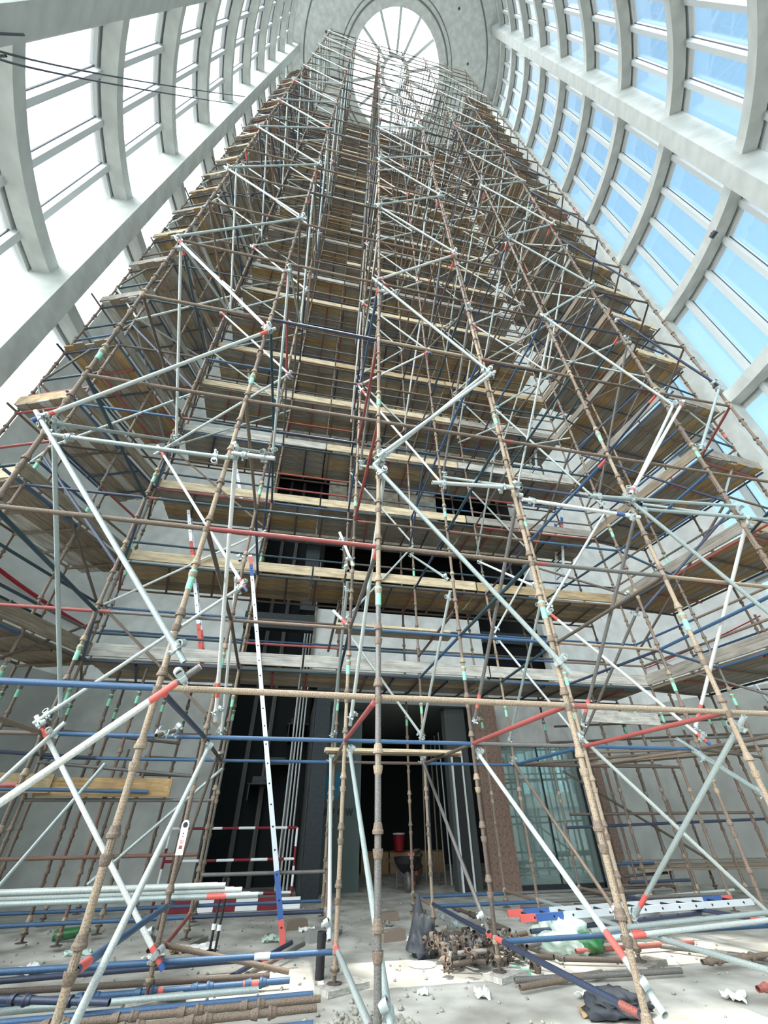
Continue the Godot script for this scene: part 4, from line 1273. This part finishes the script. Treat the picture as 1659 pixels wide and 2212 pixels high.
	for k in 3:
		board(P(7.4, 0.5 + 0.05 * k, 9.9 + 0.2 * k), P(11.0, 0.52 + 0.05 * k, 9.3 + 0.2 * k), Vector3(0, 0, 1), 0.225, 0.04, pick(["wood brown", "wood grey"]), "plank stacked low by the right wall, %s one" % ORD[k], "scaffold_board", "planks by the right wall")
	flush_boards_late()
	# red and white barrier in the left opening
	var bar := thing("barrier", "red and white striped tube barrier closing the left opening", "barrier", P(-2.1, 0, 11.2))
	for hh in [0.22, 0.73, 1.24]:
		var x := 0.0
		var k := 0
		while x < 2.5:
			var e := minf(x + 0.33, 2.52)
			put("rail_section", unit_tube_fine, M["dark red" if (k + int(hh * 3.0)) % 2 == 0 else "paint white"], bar, along(Vector3(x, hh, 0), Vector3(e, hh + 0.0, 0)))
			x = e
			k += 1
			if x > 2.5:
				break
	for x in [0.0, 2.52]:
		for k in 4:
			put("post_section", unit_tube_fine, M["dark red" if k % 2 == 0 else "paint white"], bar, along(Vector3(x, 0.0 + 0.31 * k, 0), Vector3(x, 0.31 * (k + 1), 0)))
	var kb := thing("kick_board", "low red and white board at the foot of the barrier", "board", P(-1.8, 0, 11.0))
	for k in 6:
		put("panel", boxes([[Vector3(0.2 + 0.4 * k, 0.09, 0), Vector3(0.4, 0.17, 0.03)]]), M["dark red" if k % 2 == 0 else "paint white"], kb)
	var rp := thing("striped_pole", "red and white striped pole beside the dark column", "pole", P(1.05, 0, 11.2))
	for k in 4:
		put("pole_section", unit_tube_fine, M["dark red" if k % 2 == 0 else "paint white"], rp, along(Vector3(0.02 * k, 0.35 * k, 0), Vector3(0.02 * (k + 1), 0.35 * (k + 1), 0)))
	# scaffold tag
	var tag := thing("scaffold_tag", "white scaffold tag holder with black hole and prohibition symbol on an upright", "tag", P(-0.98, 1.2, 5.95))
	var tb := Basis(Vector3.UP, deg_to_rad(-8.0))
	put("plate", boxes([[Vector3(0, -0.01, 0), Vector3(0.075, 0.26, 0.006), tb]]), M["paint white"], tag)
	put("plate_top", lathe([Vector2(0, -0.003), Vector2(0.0375, -0.003), Vector2(0.0375, 0.003), Vector2(0, 0.003)], 16), M["paint white"], tag, Transform3D(tb * Basis(Vector3.RIGHT, PI / 2), Vector3(0, 0.12, 0)))
	put("hole", lathe([Vector2(0, 0), Vector2(0.024, 0), Vector2(0.024, 0.002), Vector2(0, 0.002)], 16), M["black"], tag, Transform3D(tb * Basis(Vector3.RIGHT, PI / 2), Vector3(0, 0.115, 0.004)))
	put("ring_symbol", lathe([Vector2(0.013, 0), Vector2(0.018, 0), Vector2(0.018, 0.002), Vector2(0.013, 0.002)], 16), M["coral red"], tag, Transform3D(tb * Basis(Vector3.RIGHT, PI / 2), Vector3(0, -0.03, 0.004)))
	put("symbol_bar", boxes([[Vector3(0, -0.03, 0.005), Vector3(0.03, 0.005, 0.002), tb * Basis(Vector3.BACK, -0.8)]]), M["coral red"], tag)
	put("red_square", boxes([[Vector3(0, -0.075, 0.004), Vector3(0.034, 0.03, 0.002), tb]]), M["red"], tag)
	put("dots", boxes([[Vector3(0, 0.04, 0.004), Vector3(0.012, 0.012, 0.002), tb], [Vector3(0, 0.015, 0.004), Vector3(0.01, 0.01, 0.002), tb]]), M["black"], tag)
	# things in the lobby
	var bk := thing("bucket", "red bucket with white lid standing deep in the dark lobby", "bucket", P(4.0, 0.55, 17.0))
	put("shell", lathe([Vector2(0, 0), Vector2(0.16, 0), Vector2(0.2, 0.45), Vector2(0.185, 0.45), Vector2(0.15, 0.02), Vector2(0, 0.02)], 14), M["pipe red"], bk)
	put("lid", lathe([Vector2(0.205, 0.43), Vector2(0.21, 0.47), Vector2(0.0, 0.48)], 14), M["paint white"], bk)
	var bx := ["left", "middle", "right"]
	for k in 3:
		var cb := thing("carton", "brown carton against the back of the lobby, %s of three" % bx[k], "box", P(3.2 + 0.95 * k, 0, 17.3))
		put("box", boxes([[Vector3(0, 0.26, 0), Vector3(0.9, 0.52, 0.5)]]), M["cardboard"], cb)
		put("flap", boxes([[Vector3(0, 0.53, 0.12), Vector3(0.9, 0.012, 0.24), Basis(Vector3.RIGHT, 0.15)]]), M["cardboard"], cb)
	for k in 7:
		var tb2 := thing("timber", "timber with red painted end stacked right in the lobby, %s from the floor" % ORD[k], "timber", P(4.1 + 0.03 * (k % 3), 0.1 + 0.09 * k, 13.4 - 0.05 * (k % 2)), "timbers stacked in the lobby")
		put("beam", boxes([[Vector3(-0.3, 0, -0.9), Vector3(0.16, 0.08, 2.0), Basis(Vector3.UP, -0.35)]]), M["wood brown"], tb2)
		put("painted_end", boxes([[Vector3(-0.3, 0, -0.9) + Basis(Vector3.UP, -0.35) * Vector3(0, 0, 0.97), Vector3(0.165, 0.085, 0.08), Basis(Vector3.UP, -0.35)]]), M["coral red" if k % 2 == 0 else "black"], tb2)
	for k in 5:
		var tv := put("leaning_tube", unit_tube, M[["steel grey", "navy blue", "dark brown", "steel grey", "galvanised grey"][k]], null, along(P(3.9 + 0.17 * k, 0, 13.6), P(4.15 + 0.14 * k, 3.2 + 0.1 * k, 14.2)))
		lab(tv, "tube leaning upright at the right side of the lobby, %s from left" % ORD[k], "tube", "tubes leaning in the lobby")
	var wb := thing("wheelbarrow", "dark wheelbarrow parked in the lobby entrance", "wheelbarrow", P(3.25, 0, 13.0))
	put("tray", lathe([Vector2(0.12, 0.28), Vector2(0.3, 0.5), Vector2(0.34, 0.62), Vector2(0.31, 0.62), Vector2(0.1, 0.3), Vector2(0, 0.3)], 10), M["black"], wb)
	put("wheel", lathe([Vector2(0.05, -0.04), Vector2(0.17, -0.045), Vector2(0.19, 0.0), Vector2(0.17, 0.045), Vector2(0.05, 0.04), Vector2(0.05, -0.04)], 14), M["steel grey"], wb, Transform3D(Basis(Vector3.BACK, PI / 2), Vector3(-0.1, 0.19, 0.42)))
	for s in [-0.2, 0.2]:
		put("handle", unit_tube, M["steel grey"], wb, along(Vector3(s * 0.4, 0.22, 0.4), Vector3(s * 1.6, 0.55, -0.9)))
		put("leg", unit_tube, M["steel grey"], wb, along(Vector3(s, 0.0, -0.3), Vector3(s, 0.42, -0.25)))
	# litter on the floor
	var bag := put("rubbish_bag", crumple(Vector3(0.5, 0.62, 0.4), 5, 0.7, 10), M["black sheet"], null, off(P(1.93, 0, 7.25)))
	bag.transform = Transform3D(Basis.from_scale(Vector3(0.62, 0.6, 0.6)), P(1.93, 0, 7.0))
	lab(bag, "black crumpled plastic bag standing on the passage floor", "bag")
	var hood := put("sheet_peak", lathe([Vector2(0.3, 0.0), Vector2(0.2, 0.25), Vector2(0.11, 0.55), Vector2(0.03, 0.86), Vector2(0.0, 0.88)], 7), M["black sheet"], bag, off(Vector3(-0.06, 0.1, -0.08)))
	var plate := put("disc", lathe([Vector2(0.0, 0.012), Vector2(0.15, 0.012), Vector2(0.16, 0.006), Vector2(0.15, 0.0), Vector2(0, 0)], 14), M["paper"], null, off(P(1.82, 0.001, 6.7)))
	lab(plate, "pale oval scrap lying flat in the sun in front of the black bag", "scrap")
	var bcyl := thing("black_tube", "short black plastic tube standing beside the centre upright", "tube", P(0.62, 0, 6.45))
	put("body", lathe([Vector2(0.04, 0), Vector2(0.048, 0), Vector2(0.048, 0.36), Vector2(0.04, 0.36), Vector2(0.04, 0)], 14), M["black"], bcyl)
	var bc2 := thing("black_post", "thin black pipe stub standing right of the centre upright", "tube", P(0.95, 0, 4.9))
	put("body", lathe([Vector2(0.01, 0), Vector2(0.016, 0), Vector2(0.016, 0.22), Vector2(0.01, 0.22), Vector2(0.01, 0)], 10), M["black"], bc2)
	for s in [["left", -0.62], ["right", -0.55]]:
		var fj := thing("adjusting_leg", "black twin leg with white caps standing left of the passage, %s one" % s[0], "prop leg", P(s[1], 0.02, 7.2 + (0.08 if s[0] == "left" else 0.0)))
		put("shaft", unit_tube, M["black"], fj, Transform3D(Basis.from_scale(Vector3(0.6, 0.75, 0.6)) * Basis(Vector3.BACK, -0.05), Vector3.ZERO))
		for hh in [0.28, 0.62]:
			put("cap", lathe([Vector2(0, 0), Vector2(0.026, 0), Vector2(0.026, 0.05), Vector2(0, 0.05)], 8), M["paint white"], fj, off(Vector3(0.03 * hh, hh, 0)))
	var sheet := put("plastic_sheet", crumple(Vector3(0.6, 0.34, 0.7), 12, 0.6, 10), M["plastic film"], null, Transform3D(Basis(Vector3.UP, 0.6), P(3.72, 0, 6.9)))
	lab(sheet, "crumpled clear plastic bag with green print lying between tubes at right", "plastic bag")
	put("green_print", crumple(Vector3(0.3, 0.2, 0.35), 15, 0.5, 6), M["green plastic"], sheet, off(Vector3(0.05, 0.02, 0.35)))
	var bot := thing("bottle", "green plastic bottle lying on the floor at far left", "bottle", P(-2.9, 0.07, 9.0))
	put("body", lathe([Vector2(0, 0), Vector2(0.06, 0.0), Vector2(0.065, 0.05), Vector2(0.06, 0.3), Vector2(0.02, 0.42), Vector2(0.02, 0.45), Vector2(0, 0.45)], 10), M["green plastic"], bot, Transform3D(Basis(Vector3.BACK, -PI / 2 + 0.1), Vector3.ZERO))
	var litter := [[-0.85, 8.1, 0.7, "paper", "pale crumpled paper on the floor left of the ladder"], [-1.3, 7.75, 0.35, "paper", "pale paper scrap below the barrier"], [-2.55, 7.45, 0.5, "paper", "grey white plastic scrap at far left"], [-2.3, 8.2, 0.4, "plastic film", "clear plastic scrap by the green bottle"], [2.08, 5.55, 0.28, "paper", "white scrap in front of the green ended sole board"], [1.55, 5.72, 0.14, "paper", "small white paper cone on the sunlit floor"], [0.62, 8.9, 0.3, "paper", "pale scrap by the base of the third row"], [1.9, 9.0, 0.3, "stone", "grey scrap on the passage floor"], [2.05, 7.9, 0.25, "paper", "small crumpled paper beside the sole board"], [3.05, 5.25, 0.4, "paper", "white crumpled paper by the rusty tubes at right"], [0.1, 8.4, 0.5, "plastic film", "clear plastic bottle scrap behind the ladder foot"], [3.4, 8.4, 0.5, "cardboard", "torn cardboard behind the lying ladder"], [3.6, 7.6, 0.6, "cardboard", "bent cardboard sheet under the lying ladder"], [-1.1, 8.0, 0.3, "cardboard", "small cardboard box scrap left of the ladder"], [2.9, 4.9, 0.5, "cardboard", "brown dusty sheet between the rusty tubes"], [4.3, 4.95, 0.35, "paper", "crumpled white plastic near the last red band"], [2.2, 4.6, 0.3, "stone", "grey scrap by the front edge of the floor"]]
	for i in litter.size():
		var t: Array = litter[i]
		var sc := put("litter_scrap", scrap(Vector2(t[2] * 0.75, t[2] * 0.5), 40 + i, 0.004, 0.03), M[t[3]], null, Transform3D(Basis(Vector3.UP, i * 1.1), P(t[0], 0.0, t[1])))
		lab(sc, t[4], "litter", "")
	var bag2 := put("black_wrapper", crumple(Vector3(0.5, 0.16, 0.4), 33, 0.8, 9), M["black sheet"], null, off(P(3.02, 0, 4.85)))
	lab(bag2, "black crumpled wrapper at the foot of the right front upright", "litter")
	for t in [[0.72, 8.2, 0.3, "stone", "grey block beside the base of the centre column"], [0.45, 9.1, 0.34, "brick red", "brown block beside the rear base tie"], [1.95, 9.4, 0.4, "brick red", "reddish brick scrap at the passage edge"], [1.75, 8.0, 0.35, "brick red", "flat broken tile at the passage edge"]]:
		var bl := put("block", boxes([[Vector3(0, 0.05, 0), Vector3(t[2], 0.1, 0.18), Basis(Vector3.UP, 0.3)], [Vector3(0.02, 0.105, 0.01), Vector3(t[2] * 0.85, 0.015, 0.15), Basis(Vector3.UP, 0.3)]]), M[t[3]], null, off(P(t[0], 0, t[1])))
		lab(bl, t[4], "block")
	# broken screed in the front: countless crumbs
	var mm := MultiMesh.new()
	mm.transform_format = MultiMesh.TRANSFORM_3D
	mm.mesh = crumple(Vector3(0.05, 0.03, 0.04), 77, 0.8, 4)
	mm.instance_count = 1500
	for i in 1500:
		var core := i < 700
		var p := P(rng.randfn(0.85, 0.22), 0.0, rng.randfn(4.75, 0.28)) if core else P(rng.randf_range(-3.5, 6.0), 0.0, rng.randf_range(4.0, 11.5))
		var sc := rng.randf_range(0.3, 1.3) * (1.0 if core else 0.6)
		mm.set_instance_transform(i, Transform3D(Basis(Vector3.UP, rng.randf() * TAU) * sc, p))
	var mi := MultiMeshInstance3D.new()
	mi.name = "rubble"
	mi.multimesh = mm
	mi.material_override = M["rubble"]
	add_child(mi, true)
	lab(mi, "crumbs of broken screed and dust scattered over the floor", "rubble", "", "stuff")


func flush_late() -> void:
	for t in tubes.slice(tubes_done):
		build_tube(t)


func flush_boards_late() -> void:
	boards = boards.slice(boards_done)
	flush_boards()


var tubes_done := 0
var boards_done := 0
